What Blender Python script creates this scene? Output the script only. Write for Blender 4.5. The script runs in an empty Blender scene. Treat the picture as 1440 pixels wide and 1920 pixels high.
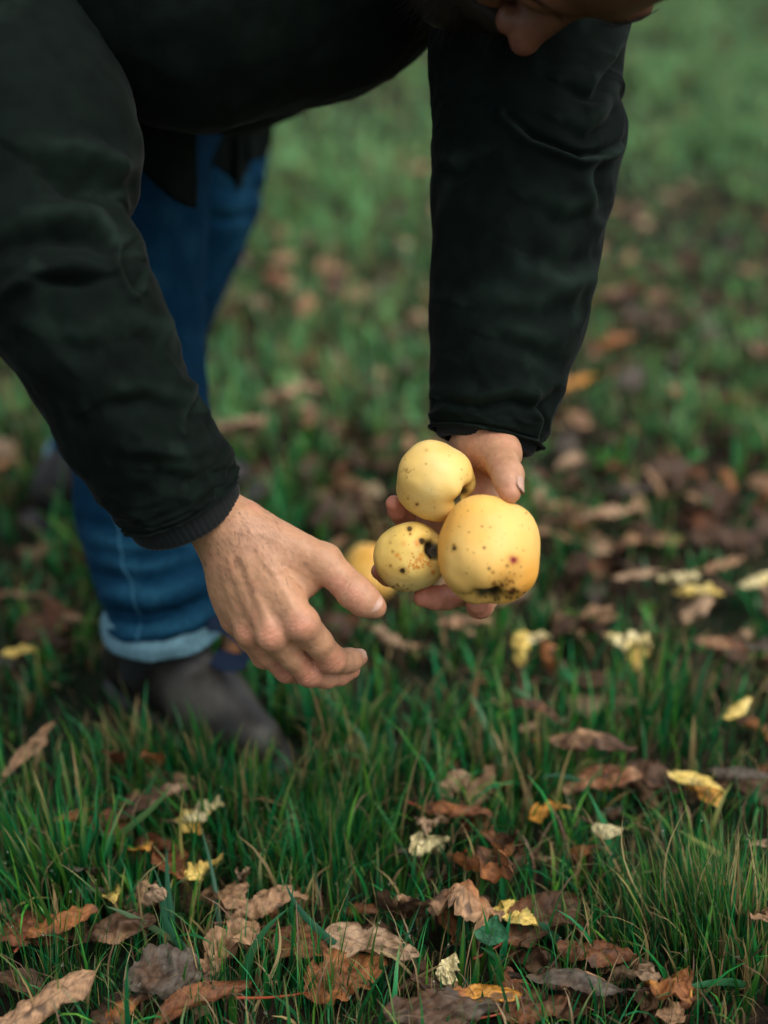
import bpy, math, random
import numpy as np
from mathutils import Vector

rng = np.random.default_rng(7)
random.seed(7)
SC = bpy.context.scene
COL = SC.collection

# ------------------------------------------------------------------ camera, light, exposure
PITCH = math.radians(26.8)
CAM_H = 0.81
FPX = 2667.0                      # 50 mm lens on a 36 mm high frame, in 1440x1920 units
cam_d = bpy.data.cameras.new('camera')
cam_d.sensor_fit = 'VERTICAL'; cam_d.sensor_height = 36.0; cam_d.lens = 50.0
cam_d.clip_start = 0.05; cam_d.clip_end = 600
cam_d.dof.use_dof = True; cam_d.dof.focus_distance = 1.045; cam_d.dof.aperture_fstop = 2.0
cam = bpy.data.objects.new('camera', cam_d); COL.objects.link(cam)
cam.location = (0, 0, CAM_H); cam.rotation_euler = (math.radians(90) - PITCH, 0, 0)
SC.camera = cam

SUN_EL, SUN_AZ = math.radians(62), math.radians(58)   # azimuth: from behind the camera, to its right
world = bpy.data.worlds.new('World'); SC.world = world; world.use_nodes = True
nt = world.node_tree; nt.nodes.clear()
sky = nt.nodes.new('ShaderNodeTexSky'); sky.sky_type = 'NISHITA'; sky.sun_disc = False
sky.sun_elevation = SUN_EL; sky.sun_rotation = math.radians(180) - SUN_AZ
sky.air_density = 1.0; sky.dust_density = 4.0; sky.ozone_density = 1.0
hsv = nt.nodes.new('ShaderNodeHueSaturation'); hsv.inputs['Saturation'].default_value = 0.42
bg = nt.nodes.new('ShaderNodeBackground'); bg.inputs['Strength'].default_value = 0.14
wo = nt.nodes.new('ShaderNodeOutputWorld')
nt.links.new(sky.outputs[0], hsv.inputs['Color']); nt.links.new(hsv.outputs[0], bg.inputs[0]); nt.links.new(bg.outputs[0], wo.inputs[0])
sun_d = bpy.data.lights.new('sun', 'SUN'); sun_d.energy = 1.15; sun_d.angle = math.radians(60); sun_d.color = (1.0, 0.97, 0.92)
sun = bpy.data.objects.new('sun', sun_d); COL.objects.link(sun)
sd = Vector((math.cos(SUN_EL) * math.sin(SUN_AZ), -math.cos(SUN_EL) * math.cos(SUN_AZ), math.sin(SUN_EL)))
sun.rotation_euler = sd.to_track_quat('Z', 'Y').to_euler()
SC.view_settings.view_transform = 'Standard'; SC.view_settings.look = 'None'
SC.view_settings.gamma = 1.0; SC.view_settings.exposure = 0.64; SC.view_settings.use_curve_mapping = False
SC.cycles.use_denoising = True; SC.cycles.max_bounces = 8; SC.cycles.transparent_max_bounces = 8
SC.cycles.sample_clamp_indirect = 6

CP, SP = math.cos(PITCH), math.sin(PITCH)
CAMP = np.array([0, 0, CAM_H])
def P(px, py, z):
    """measured point: picture position (1440x1920) at distance z along the view -> metres"""
    u = (px - 720) / FPX; v = (960 - py) / FPX
    return np.array([z * u, z * (CP + SP * v), CAM_H + z * (-SP + CP * v)])
def G(px, py, h=0.0):
    v = (960 - py) / FPX
    return P(px, py, (CAM_H - h) / (SP - CP * v))
def proj(p):
    p = np.asarray(p, float); q = p - CAMP
    z = q[..., 1] * CP - q[..., 2] * SP
    return 720 + FPX * q[..., 0] / z, 960 - FPX * (q[..., 1] * SP + q[..., 2] * CP) / z, z

# ------------------------------------------------------------------ numpy helpers
def _h(ix, iy, iz):
    n = (ix.astype(np.int64) * 374761393 + iy.astype(np.int64) * 668265263 + iz.astype(np.int64) * 2147483647) & 0xffffffff
    n = ((n ^ (n >> 13)) * 1274126177) & 0xffffffff
    return ((n ^ (n >> 16)) & 0xffff) / 65535.0
def vnoise(p):
    p = np.asarray(p, float); i = np.floor(p).astype(np.int64); f = p - i; f = f * f * (3 - 2 * f)
    x, y, z = i[..., 0], i[..., 1], i[..., 2]; r = 0
    for a in (0, 1):
        for b in (0, 1):
            for c in (0, 1):
                w = (f[..., 0] if a else 1 - f[..., 0]) * (f[..., 1] if b else 1 - f[..., 1]) * (f[..., 2] if c else 1 - f[..., 2])
                r = r + w * _h(x + a, y + b, z + c)
    return r * 2 - 1
def fbm(p, o=4, g=0.5):
    p = np.asarray(p, float); r = 0; a = 1; s = 0
    for k in range(o):
        r = r + a * vnoise(p * 2 ** k + 17.3 * k); s += a; a *= g
    return r / s
def n2(x, y, f, s=0.0, o=3):
    return fbm(np.stack([x * f + s, y * f - s, np.zeros_like(x) + s], -1), o)
def sstep(a, b, x):
    t = np.clip((x - a) / (b - a), 0, 1); return t * t * (3 - 2 * t)
def mixc(a, b, t):
    return a + (b - a) * np.asarray(t)[..., None]

def mesh_np(name, V, F, col=None, smooth=True, red=None):
    V = np.asarray(V, np.float32); F = np.asarray(F, np.int32)
    me = bpy.data.meshes.new(name); k = F.shape[1]
    me.vertices.add(len(V)); me.vertices.foreach_set('co', V.ravel())
    me.loops.add(F.size); me.loops.foreach_set('vertex_index', F.ravel())
    me.polygons.add(len(F)); me.polygons.foreach_set('loop_start', np.arange(0, F.size, k, dtype=np.int32))
    me.update(calc_edges=True)
    me.polygons.foreach_set('use_smooth', np.full(len(F), smooth, bool))
    if col is not None:
        at = me.attributes.new('col', 'FLOAT_COLOR', 'POINT')
        c = np.ones((len(V), 4), np.float32); c[:, :3] = np.clip(col, 0, 1); at.data.foreach_set('color', c.ravel())
    return me
def link(name, me, mat=None, parent=None, loc=None):
    o = bpy.data.objects.new(name, me); COL.objects.link(o)
    if mat is not None and me is not None and not me.materials: me.materials.append(mat)
    if parent is not None: o.parent = parent
    if loc is not None: o.location = loc
    return o
def tag(o, label=None, cat=None, group=None, kind=None):
    if label: o['label'] = label
    if cat: o['category'] = cat
    if group: o['group'] = group
    if kind: o['kind'] = kind
    return o
def grid_faces(nu, nv, close_v=False):
    a = np.arange(nu - 1)[:, None]; b = np.arange(nv if close_v else nv - 1)[None, :]
    b2 = (b + 1) % nv
    return np.stack([(a * nv + b), ((a + 1) * nv + b), ((a + 1) * nv + b2), (a * nv + b2)], -1).reshape(-1, 4)
def catmull(pts, n):
    pts = np.asarray(pts, float); m = len(pts)
    Q = np.vstack([2 * pts[0] - pts[1], pts, 2 * pts[-1] - pts[-2]])
    t = np.linspace(0, m - 1 - 1e-9, n); i = t.astype(int); f = (t - i)[:, None]
    p0, p1, p2, p3 = Q[i], Q[i + 1], Q[i + 2], Q[i + 3]
    return 0.5 * (2 * p1 + (p2 - p0) * f + (2 * p0 - 5 * p1 + 4 * p2 - p3) * f ** 2 + (3 * p1 - p0 - 3 * p2 + p3) * f ** 3)
def frames(C):
    T = np.gradient(C, axis=0); T /= np.linalg.norm(T, axis=1)[:, None]
    ref = np.array([0, -1.0, 0.35]); ref /= np.linalg.norm(ref)
    A = ref - T * (T @ ref)[:, None]; A /= np.linalg.norm(A, axis=1)[:, None]
    return T, A, np.cross(T, A)
def vnormals(V, F):
    n = np.zeros_like(V); a, b, c = V[F[:, 0]], V[F[:, 1]], V[F[:, 2]]
    fn = np.cross(b - a, c - a)
    if F.shape[1] == 4: fn = fn + np.cross(c - a, V[F[:, 3]] - a)
    for k in range(F.shape[1]): np.add.at(n, F[:, k], fn)
    return n / (np.linalg.norm(n, axis=1)[:, None] + 1e-12)
def tube_simple(C, R, ns=8, cap=True):
    C = np.asarray(C, float); R = np.broadcast_to(np.asarray(R, float), (len(C),))
    T, A, B = frames(C); th = np.linspace(0, 2 * np.pi, ns, endpoint=False)
    V = C[:, None] + R[:, None, None] * (np.cos(th)[None, :, None] * A[:, None] + np.sin(th)[None, :, None] * B[:, None])
    return V.reshape(-1, 3), grid_faces(len(C), ns, True)
def join(parts):
    Vs, Fs, Cs, o = [], [], [], 0
    for p in parts:
        Vs.append(p[0]); Fs.append(p[1] + o); o += len(p[0])
        if len(p) > 2: Cs.append(p[2])
    return np.vstack(Vs), np.vstack(Fs), (np.vstack(Cs) if Cs else None)

class SDF:
    def __init__(s, lo, hi, h):
        s.lo = np.asarray(lo, float); s.h = h
        s.n = np.ceil((np.asarray(hi) - s.lo) / h).astype(int) + 1
        s.F = np.full(s.n, 1.0, np.float32)
    def _reg(s, lo, hi):
        a = np.clip(np.floor((lo - s.lo) / s.h).astype(int), 0, s.n); b = np.clip(np.ceil((hi - s.lo) / s.h).astype(int) + 1, 0, s.n)
        sl = tuple(slice(a[k], b[k]) for k in range(3))
        ax = [s.lo[k] + s.h * np.arange(a[k], b[k]) for k in range(3)]
        return sl, ax[0][:, None, None], ax[1][None, :, None], ax[2][None, None, :]
    def _mix(s, sl, d, k, sub=False):
        A = s.F[sl]
        if sub:
            d = -d; hh = np.maximum(k - np.abs(A - d), 0) / k; s.F[sl] = np.maximum(A, d) + hh * hh * k * .25
        else:
            hh = np.maximum(k - np.abs(A - d), 0) / k; s.F[sl] = np.minimum(A, d) - hh * hh * k * .25
    def cone(s, a, b, ra, rb, k=.006, sub=False):
        a = np.asarray(a, float); b = np.asarray(b, float); pad = max(ra, rb) + 3 * k + 3 * s.h
        sl, X, Y, Z = s._reg(np.minimum(a, b) - pad, np.maximum(a, b) + pad)
        d = b - a; L = d @ d + 1e-12
        t = np.clip(((X - a[0]) * d[0] + (Y - a[1]) * d[1] + (Z - a[2]) * d[2]) / L, 0, 1)
        D = np.sqrt((X - a[0] - t * d[0]) ** 2 + (Y - a[1] - t * d[1]) ** 2 + (Z - a[2] - t * d[2]) ** 2) - (ra + (rb - ra) * t)
        s._mix(sl, D.astype(np.float32), k, sub)
    def ell(s, c, r, R=None, k=.006, sub=False):
        c = np.asarray(c, float); r = np.asarray(r, float); R = np.eye(3) if R is None else np.asarray(R)
        pad = r.max() + 3 * k + 3 * s.h
        sl, X, Y, Z = s._reg(c - pad, c + pad)
        q = [(X - c[0]) * R[i][0] + (Y - c[1]) * R[i][1] + (Z - c[2]) * R[i][2] for i in range(3)]
        k0 = np.sqrt((q[0] / r[0]) ** 2 + (q[1] / r[1]) ** 2 + (q[2] / r[2]) ** 2) + 1e-9
        k1 = np.sqrt((q[0] / r[0] ** 2) ** 2 + (q[1] / r[1] ** 2) ** 2 + (q[2] / r[2] ** 2) ** 2) + 1e-9
        s._mix(sl, (k0 * (k0 - 1) / k1).astype(np.float32), k, sub)
    def mesh(s):
        F = s.F; S = F < 0
        c = [S[i:S.shape[0] - 1 + i, j:S.shape[1] - 1 + j, k:S.shape[2] - 1 + k] for i in (0, 1) for j in (0, 1) for k in (0, 1)]
        cnt = sum(x.astype(np.int8) for x in c)
        I = np.argwhere((cnt > 0) & (cnt < 8))
        off = np.array([(i, j, k) for i in (0, 1) for j in (0, 1) for k in (0, 1)])
        vals = np.stack([F[I[:, 0] + o[0], I[:, 1] + o[1], I[:, 2] + o[2]] for o in off], 1)
        acc = np.zeros((len(I), 3)); w = np.zeros(len(I))
        for a in range(8):
            for b in range(a + 1, 8):
                if np.abs(off[a] - off[b]).sum() != 1: continue
                m = (vals[:, a] < 0) != (vals[:, b] < 0)
                t = np.where(m, vals[:, a] / (vals[:, a] - vals[:, b] + 1e-20), 0)
                acc += np.where(m[:, None], off[a] + t[:, None] * (off[b] - off[a]), 0); w += m
        V = s.lo + s.h * (I + acc / w[:, None])
        idx = np.full(cnt.shape, -1, np.int32); idx[I[:, 0], I[:, 1], I[:, 2]] = np.arange(len(I))
        Q = []
        for ax in range(3):
            sh = list(S.shape); sa = [slice(1, -1)] * 3; sb = [slice(1, -1)] * 3
            sa[ax] = slice(0, -1); sb[ax] = slice(1, None)
            d = S[tuple(sa)] != S[tuple(sb)]
            E = np.argwhere(d); base = E.copy()
            o1, o2 = [k for k in range(3) if k != ax]
            base[:, o1] += 1; base[:, o2] += 1
            def cell(p, q):
                e = base.copy(); e[:, o1] -= p; e[:, o2] -= q; return idx[e[:, 0], e[:, 1], e[:, 2]]
            q = np.stack([cell(1, 1), cell(0, 1), cell(0, 0), cell(1, 0)], 1)
            ins = S[tuple(sa)][E[:, 0], E[:, 1], E[:, 2]]
            flip = ins if ax != 1 else ~ins
            q = np.where(flip[:, None], q, q[:, ::-1]); Q.append(q)
        Q = np.vstack(Q); Q = Q[(Q >= 0).all(1)]
        return V, Q

# ------------------------------------------------------------------ materials
def mat(name, rough=.6, spec=.4, sheen=0, sss=0, sss_r=(1, .35, .18), sss_s=.006, trans=0, bump=None, coat=0, colour=None, tint=None):
    m = bpy.data.materials.new(name); m.use_nodes = True; t = m.node_tree; N = t.nodes; L = t.links; N.clear()
    out = N.new('ShaderNodeOutputMaterial'); b = N.new('ShaderNodeBsdfPrincipled')
    b.inputs['Roughness'].default_value = rough; b.inputs['Specular IOR Level'].default_value = spec
    b.inputs['Sheen Weight'].default_value = sheen; b.inputs['Coat Weight'].default_value = coat
    if sheen: b.inputs['Sheen Roughness'].default_value = .35
    if sss:
        b.inputs['Subsurface Weight'].default_value = sss; b.inputs['Subsurface Radius'].default_value = sss_r; b.inputs['Subsurface Scale'].default_value = sss_s
    if colour is None:
        a = N.new('ShaderNodeAttribute'); a.attribute_name = 'col'; c = a.outputs['Color']
    else:
        a = N.new('ShaderNodeRGB'); a.outputs[0].default_value = (*colour, 1); c = a.outputs[0]
    tc = N.new('ShaderNodeTexCoord')
    if tint:                      # (scale, dark factor, light factor): fine colour grain of the stuff itself
        nz = N.new('ShaderNodeTexNoise'); nz.inputs['Scale'].default_value = tint[0]; nz.inputs['Detail'].default_value = 4
        L.new(tc.outputs['Object'], nz.inputs['Vector'])
        mr = N.new('ShaderNodeMapRange'); mr.inputs['From Min'].default_value = .3; mr.inputs['From Max'].default_value = .7
        mr.inputs['To Min'].default_value = tint[1]; mr.inputs['To Max'].default_value = tint[2]; L.new(nz.outputs[0], mr.inputs[0])
        vm = N.new('ShaderNodeVectorMath'); vm.operation = 'SCALE'; L.new(c, vm.inputs[0]); L.new(mr.outputs[0], vm.inputs['Scale']); c = vm.outputs[0]
    L.new(c, b.inputs['Base Color'])
    if bump:
        last = None
        for kind, sc, st, dist in bump:
            if kind == 'noise':
                x = N.new('ShaderNodeTexNoise'); x.inputs['Detail'].default_value = 5
            elif kind == 'voronoi':
                x = N.new('ShaderNodeTexVoronoi')
            else:
                x = N.new('ShaderNodeTexWave'); x.bands_direction = 'DIAGONAL'
            x.inputs['Scale'].default_value = sc; L.new(tc.outputs['Object'], x.inputs['Vector'])
            bp = N.new('ShaderNodeBump'); bp.inputs['Strength'].default_value = st; bp.inputs['Distance'].default_value = dist
            L.new(x.outputs[0], bp.inputs['Height'])
            if last: L.new(last.outputs[0], bp.inputs['Normal'])
            last = bp
        L.new(last.outputs[0], b.inputs['Normal'])
    if trans:
        tr = N.new('ShaderNodeBsdfTranslucent'); L.new(c, tr.inputs[0]); mx = N.new('ShaderNodeMixShader'); mx.inputs[0].default_value = trans
        L.new(b.outputs[0], mx.inputs[1]); L.new(tr.outputs[0], mx.inputs[2]); L.new(mx.outputs[0], out.inputs[0])
    else:
        L.new(b.outputs[0], out.inputs[0])
    return m
M_skin = mat('skin', rough=.48, spec=.35, sss=.18, sss_s=.005, bump=[('voronoi', 900, .25, .0004), ('noise', 350, .35, .0008)], tint=(160, .9, 1.08))
M_nail = mat('nail', rough=.42, spec=.35, sss=.2, sss_s=.003, colour=(.50, .30, .215))
M_hair = mat('hair', rough=.5, spec=.3, colour=(.012, .008, .006))
M_jack = mat('jacket_cloth', rough=.85, spec=.07, sheen=.035, bump=[('noise', 900, .35, .0006), ('noise', 90, .25, .002)], tint=(60, .75, 1.3))
M_rib = mat('rib_knit', rough=.85, spec=.15, sheen=.1, colour=(.010, .013, .013), bump=[('noise', 1200, .5, .0008)])
M_den = mat('denim', rough=.9, spec=.08, sheen=.0, bump=[('noise', 700, .5, .0008)], tint=(220, .8, 1.25))
M_leath = mat('boot_leather', rough=.5, spec=.4, bump=[('noise', 120, .4, .002)], tint=(40, .7, 1.3))
M_apple = mat('apple_skin', rough=.48, spec=.3, sss=.12, sss_r=(1, .6, .15), sss_s=.006, bump=[('noise', 70, .15, .0015), ('noise', 500, .08, .0004)])
M_grass = mat('grass_blade', rough=.42, spec=.30, trans=.28)
M_leaf = mat('dead_leaf', rough=.62, spec=.3, trans=.10, bump=[('noise', 260, .6, .0015), ('noise', 900, .4, .0005)], tint=(180, .7, 1.3))
M_dew = bpy.data.materials.new('dew'); M_dew.use_nodes = True
_b = M_dew.node_tree.nodes['Principled BSDF']; _b.inputs['Transmission Weight'].default_value = 1; _b.inputs['Roughness'].default_value = .02; _b.inputs['IOR'].default_value = 1.33; _b.inputs['Base Color'].default_value = (1, 1, 1, 1)

# ------------------------------------------------------------------ the ground
def gh(x, y):
    return .012 * n2(x, y, 2.1, 3.1, 3) + .01 * n2(x, y, .5, 9.0, 2) * sstep(2, 6, y)
def patchy(x, y):
    """0..1: where leaves have gathered (turf thin) against where the turf is thick"""
    r = n2(x, y, 1.9, 41.0, 3) * .5 + .5
    for bx, by, w, k in BUMPS: r = r + k * np.exp(-((x - bx) ** 2 + (y - by) ** 2) / (w * w))
    return r
BUMPS = [(*G(a, b)[:2], w, k) for a, b, w, k in [(870, 1720, .055, .45), (960, 1650, .05, .4), (290, 1650, .05, .45), (520, 1760, .05, .35), (1060, 1880, .06, .5), (1230, 1890, .05, .4), (1140, 1440, .08, .35),
    (1390, 1470, .05, .3), (130, 1760, .05, .3), (690, 1800, .05, .4), (300, 1860, .05, .35), (1290, 1110, .09, .3), (800, 1880, .05, .4), (1410, 1760, .04, .4), (600, 1500, .11, -.5), (1310, 1640, .07, -.5), (60, 1600, .08, -.4), (1000, 1480, .05, -.2),
    (740, 940, .2, .08), (1150, 720, .2, .10)]]
gx = np.concatenate([-np.geomspace(300, 2.2, 26), np.linspace(-2.1, 2.1, 150), np.geomspace(2.2, 300, 26)])
gy = np.concatenate([-np.geomspace(300, 1.0, 20), np.linspace(-.9, 7, 260), np.geomspace(7.1, 500, 30)])
GX, GY = np.meshgrid(gx, gy, indexing='ij')
V = np.stack([GX, GY, gh(GX, GY) * (np.abs(GX) < 3) * (GY < 9) * (GY > -2)], -1).reshape(-1, 3)
pt = fbm(V * np.array([9, 9, 0]), 4)[:]
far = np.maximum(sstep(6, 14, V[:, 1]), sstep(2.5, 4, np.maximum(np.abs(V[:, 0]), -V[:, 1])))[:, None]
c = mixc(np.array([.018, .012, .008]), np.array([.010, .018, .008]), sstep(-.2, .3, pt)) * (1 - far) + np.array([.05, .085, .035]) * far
ground = link('ground', mesh_np('ground', V, grid_faces(len(gx), len(gy)), c), mat('soil', rough=.95, spec=.1, bump=[('noise', 120, .8, .01)], tint=(90, .5, 1.4)))
tag(ground, kind='structure')

# ------------------------------------------------------------------ grass
BOOTS = []                        # (x, y, radius) kept clear of blades, filled below
HEEL_R, TOE_R = np.array([-.262, 1.200]), np.array([-.102, 1.060])
for t in np.linspace(0, 1, 7): BOOTS.append((*(HEEL_R + t * (TOE_R - HEEL_R)), .052))
LB = P(140, 940, 1.76)
for t in np.linspace(-.03, .20, 5): BOOTS.append((LB[0] + t, LB[1] + .2 * t, .045))

GREENS = np.array([[.008, .125, .026], [.014, .160, .034], [.034, .165, .020], [.005, .090, .024], [.016, .185, .056], [.075, .215, .024], [.007, .120, .038]])
STRAW = np.array([[.42, .30, .13], [.30, .22, .09], [.38, .20, .10], [.22, .24, .06]])
def blades(x, y, h, w, az, bend, nseg, col, tipc, bz=None, twist=None):
    n = len(x); t = np.linspace(0, 1, nseg + 1)[None, :]
    h = h[:, None]; ang = bend[:, None] * t ** 1.3
    # arc length integrate along bending direction
    dt = 1.0 / nseg
    th = .12 * rng.standard_normal((n, 1)) + ang
    dx = np.sin(th) * h * dt; dz = np.cos(th) * h * dt
    r = np.concatenate([np.zeros((n, 1)), np.cumsum(dx[:, :-1], 1)], 1); z = np.concatenate([np.zeros((n, 1)), np.cumsum(dz[:, :-1], 1)], 1)
    side = (rng.standard_normal((n, 1)) * .10) * h * t ** 2
    ca, sa = np.cos(az)[:, None], np.sin(az)[:, None]
    bx = x[:, None] + r * ca - side * sa; by = y[:, None] + r * sa + side * ca
    b0 = (gh(x, y) if bz is None else bz)[:, None] - .004 + z
    wd = w[:, None] * .5 * np.clip(1.15 - t ** 2.2 * 1.15, .04, 1) * np.minimum(1, .55 + t * 2)
    tw = (rng.uniform(-1.2, 1.2, (n, 1)) if twist is None else twist[:, None]) + t * rng.uniform(-.9, .9, (n, 1))
    sx = -sa * np.cos(tw) + ca * np.sin(tw) * .6; sy = ca * np.cos(tw) + sa * np.sin(tw) * .6; sz = np.sin(tw) * .25
    L = np.stack([bx - sx * wd, by - sy * wd, b0 - sz * wd], -1); R = np.stack([bx + sx * wd, by + sy * wd, b0 + sz * wd], -1)
    V = np.stack([L, R], 2).reshape(n, -1, 3)            # n, (nseg+1)*2
    k = np.arange(nseg)[:, None] * 2
    f = np.concatenate([k, k + 1, k + 3, k + 2], 1)[None] + (np.arange(n) * (nseg + 1) * 2)[:, None, None]
    tt = t[..., None]
    C = col[:, None] * (.55 + .6 * tt) * (1 - tipc[:, None, None] * sstep(.55, 1, tt)) + STRAW[rng.integers(0, 2, n)][:, None] * tipc[:, None, None] * sstep(.55, 1, tt)  # root to tip brightening paints the sky light on the blades
    C = np.repeat(C, 2, 1)
    return V.reshape(-1, 3), f.reshape(-1, 4), C.reshape(-1, 3)
def cull(x, y):
    m = np.ones(len(x), bool)
    for bx, by, br in BOOTS: m &= (x - bx) ** 2 + (y - by) ** 2 > br * br
    return m
def field(y0, y1, hw0, hw1, dens, hmul, wmul, nseg, fine=.7, straw=.10, light=1.0, pale=0., hole=None):
    area = (y1 - y0) * (hw0 + hw1); n = int(area * dens)
    y = rng.uniform(y0, y1, n); hw = hw0 + (hw1 - hw0) * (y - y0) / (y1 - y0)
    x = rng.uniform(-1, 1, n) * hw
    if hole is not None:
        o_ = ~((y > hole[0]) & (y < hole[1]) & (np.abs(x) < .40 + .36 * y)); x, y = x[o_], y[o_]; n = len(x)
    # clumping: pull blades toward tuft centres
    ce = .035 if y1 < 2 else .06; cx = np.round(x / ce) * ce; cy = np.round(y / ce) * ce
    jx = _h((cx * 1000).astype(int), (cy * 1000).astype(int), np.zeros(n, int)) - .5; jy = _h((cx * 1000).astype(int) + 7, (cy * 1000).astype(int), np.ones(n, int)) - .5
    q = rng.uniform(.1, .92, n); x = x + (cx + jx * ce * 1.4 - x) * q; y = y + (cy + jy * ce * 1.4 - y) * q
    pa = patchy(x, y)
    keep = rng.uniform(0, 1, n) < 1.05 - (.72 - .25 * sstep(1.8, 2.4, y)) * sstep(.50, .72, pa)
    keep &= _h((cx * 1000).astype(int) + 31, (cy * 1000).astype(int) + 5, np.full(n, 4)) > (.28 if .3 < y0 < 1.5 else (.10 if y0 < 3 else 0))
    keep &= cull(x, y); x, y, pa, jx, jy = x[keep], y[keep], pa[keep], jx[keep], jy[keep]; n = len(x)
    tall = .75 + .6 * sstep(-.3, .5, n2(x, y, 3.3, 5.0, 2)) - .35 * sstep(.45, .7, pa)
    isf = rng.uniform(0, 1, n) < fine
    h = np.where(isf, rng.gamma(9, .0066, n), rng.gamma(10, .0074, n)) * tall * hmul
    w = np.where(isf, rng.uniform(.0009, .0018, n), rng.uniform(.0026, .0052, n)) * wmul
    az = rng.uniform(0, 2 * np.pi, n) * .8 + 6 * (jx + jy) + 2.0 * n2(x, y, 4, 2.0, 2)
    bend = np.abs(rng.normal(1.0, .75, n)) + np.where(isf, 0, .35)
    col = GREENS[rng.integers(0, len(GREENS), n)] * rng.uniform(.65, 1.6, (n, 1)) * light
    col = mixc(col, np.array([.21, .34, .165]) * rng.uniform(.6, 1.3, (n, 1)), np.full(n, pale))  # distant blades paled: grazing sky sheen is put into their colour
    col *= (1 + .35 * n2(x, y, 1.3, 77., 2))[:, None]
    col *= (.55 + 1.0 * _h((cx * 1000).astype(int)[keep] + 3, (cy * 1000).astype(int)[keep], np.full(n, 9)))[:, None]
    st = rng.uniform(0, 1, n) < straw * (1 + .8 * n2(x, y, 1.1, 8., 2)); col[st] = STRAW[rng.integers(0, len(STRAW), st.sum())] * rng.uniform(.5, 1.1, (st.sum(), 1))
    tip = np.where(rng.uniform(0, 1, n) < .3, rng.uniform(.2, .9, n), 0)
    return blades(x, y, h, w, az, bend, nseg, col, tip)
parts = []
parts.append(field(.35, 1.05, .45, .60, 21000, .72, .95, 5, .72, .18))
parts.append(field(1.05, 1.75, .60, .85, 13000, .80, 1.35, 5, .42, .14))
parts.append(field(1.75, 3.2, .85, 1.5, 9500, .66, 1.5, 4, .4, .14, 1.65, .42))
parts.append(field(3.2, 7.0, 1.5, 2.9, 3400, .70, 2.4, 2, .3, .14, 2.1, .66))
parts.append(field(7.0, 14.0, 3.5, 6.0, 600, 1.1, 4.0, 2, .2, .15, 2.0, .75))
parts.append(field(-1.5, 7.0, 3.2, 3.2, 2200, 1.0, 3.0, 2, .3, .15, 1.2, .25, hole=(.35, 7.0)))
n_ = 3800; y_ = rng.uniform(.62, 1.25, n_); x_ = rng.uniform(-.5, .5, n_); m_ = cull(x_, y_) & (patchy(x_, y_) > .52); x_, y_ = x_[m_], y_[m_]; n_ = len(x_)
parts.append(blades(x_, y_, rng.uniform(.04, .085, n_), np.where(rng.uniform(0, 1, n_) < .25, rng.uniform(.002, .004, n_), rng.uniform(.0007, .0014, n_)), rng.uniform(0, 6.28, n_), np.abs(rng.normal(.7, .5, n_)), 5,
    GREENS[rng.integers(0, 7, n_)] * rng.uniform(.8, 1.6, (n_, 1)), np.where(rng.uniform(0, 1, n_) < .35, .8, 0.)))
# old brown blades lying flat between the living ones
n_ = 9000; y_ = rng.uniform(.45, 3.2, n_); x_ = rng.uniform(-1, 1, n_) * (.42 + .36 * y_); m_ = cull(x_, y_); x_, y_ = x_[m_], y_[m_]; n_ = len(x_)
th_col = np.array([[.20, .13, .065], [.32, .22, .11], [.12, .07, .04], [.26, .16, .10]])[rng.integers(0, 4, n_)] * rng.uniform(.5, 1.2, (n_, 1))
parts.append(blades(x_, y_, rng.uniform(.02, .07, n_), rng.uniform(.0008, .0026, n_) * (1 + .4 * (y_ > 1.8)), rng.uniform(0, 6.28, n_), rng.uniform(1.3, 2.0, n_), 4, th_col, np.zeros(n_), bz=gh(x_, y_) + rng.uniform(.004, .03, n_)))
def tuft(px, py, n, spread, h, lean_az, lean, fine=True, straw=.15, wmul=1.0):
    g = G(px, py); r = np.abs(rng.normal(0, spread, n)); a = rng.uniform(0, 2 * np.pi, n)
    x = g[0] + r * np.cos(a); y = g[1] + r * np.sin(a)
    hh = rng.uniform(.45, 1.1, n) * h * .88
    w = (rng.uniform(.0008, .0016, n) if fine else rng.uniform(.003, .0055, n)) * wmul
    az = a + rng.normal(0, .35, n); vx = np.cos(az) * .5 + math.cos(lean_az) * lean; vy = np.sin(az) * .5 + math.sin(lean_az) * lean
    az = np.arctan2(vy, vx); bend = np.abs(rng.normal(.6, .35, n)) * (.35 + 9 * r)
    bend = np.clip(bend + .25 * lean, .05, 1.7)
    col = GREENS[rng.integers(0, len(GREENS), n)] * rng.uniform(.7, 1.35, (n, 1))
    st = rng.uniform(0, 1, n) < straw; col[st] = STRAW[rng.integers(0, 2, st.sum())] * rng.uniform(.7, 1.2, (st.sum(), 1))
    m = cull(x, y)
    f = lambda q: q[m]
    return blades(f(x), f(y), f(hh), f(w), f(az), f(bend), 6, f(col), np.where(rng.uniform(0, 1, m.sum()) < .3, .8, 0.))
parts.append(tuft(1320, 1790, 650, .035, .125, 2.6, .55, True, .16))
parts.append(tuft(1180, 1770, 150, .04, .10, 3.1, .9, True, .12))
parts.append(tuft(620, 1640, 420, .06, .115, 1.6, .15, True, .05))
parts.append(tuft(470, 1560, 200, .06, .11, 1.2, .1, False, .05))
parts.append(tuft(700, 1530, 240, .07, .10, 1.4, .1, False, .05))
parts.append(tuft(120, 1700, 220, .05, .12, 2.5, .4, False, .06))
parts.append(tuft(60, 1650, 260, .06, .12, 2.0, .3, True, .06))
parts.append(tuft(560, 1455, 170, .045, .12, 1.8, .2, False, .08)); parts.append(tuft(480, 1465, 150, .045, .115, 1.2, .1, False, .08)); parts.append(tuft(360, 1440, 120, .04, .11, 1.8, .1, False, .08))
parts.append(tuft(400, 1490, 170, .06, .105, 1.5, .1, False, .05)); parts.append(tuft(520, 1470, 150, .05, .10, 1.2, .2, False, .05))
parts.append(tuft(270, 1480, 110, .05, .10, 2.0, .3, False, .08))
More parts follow.
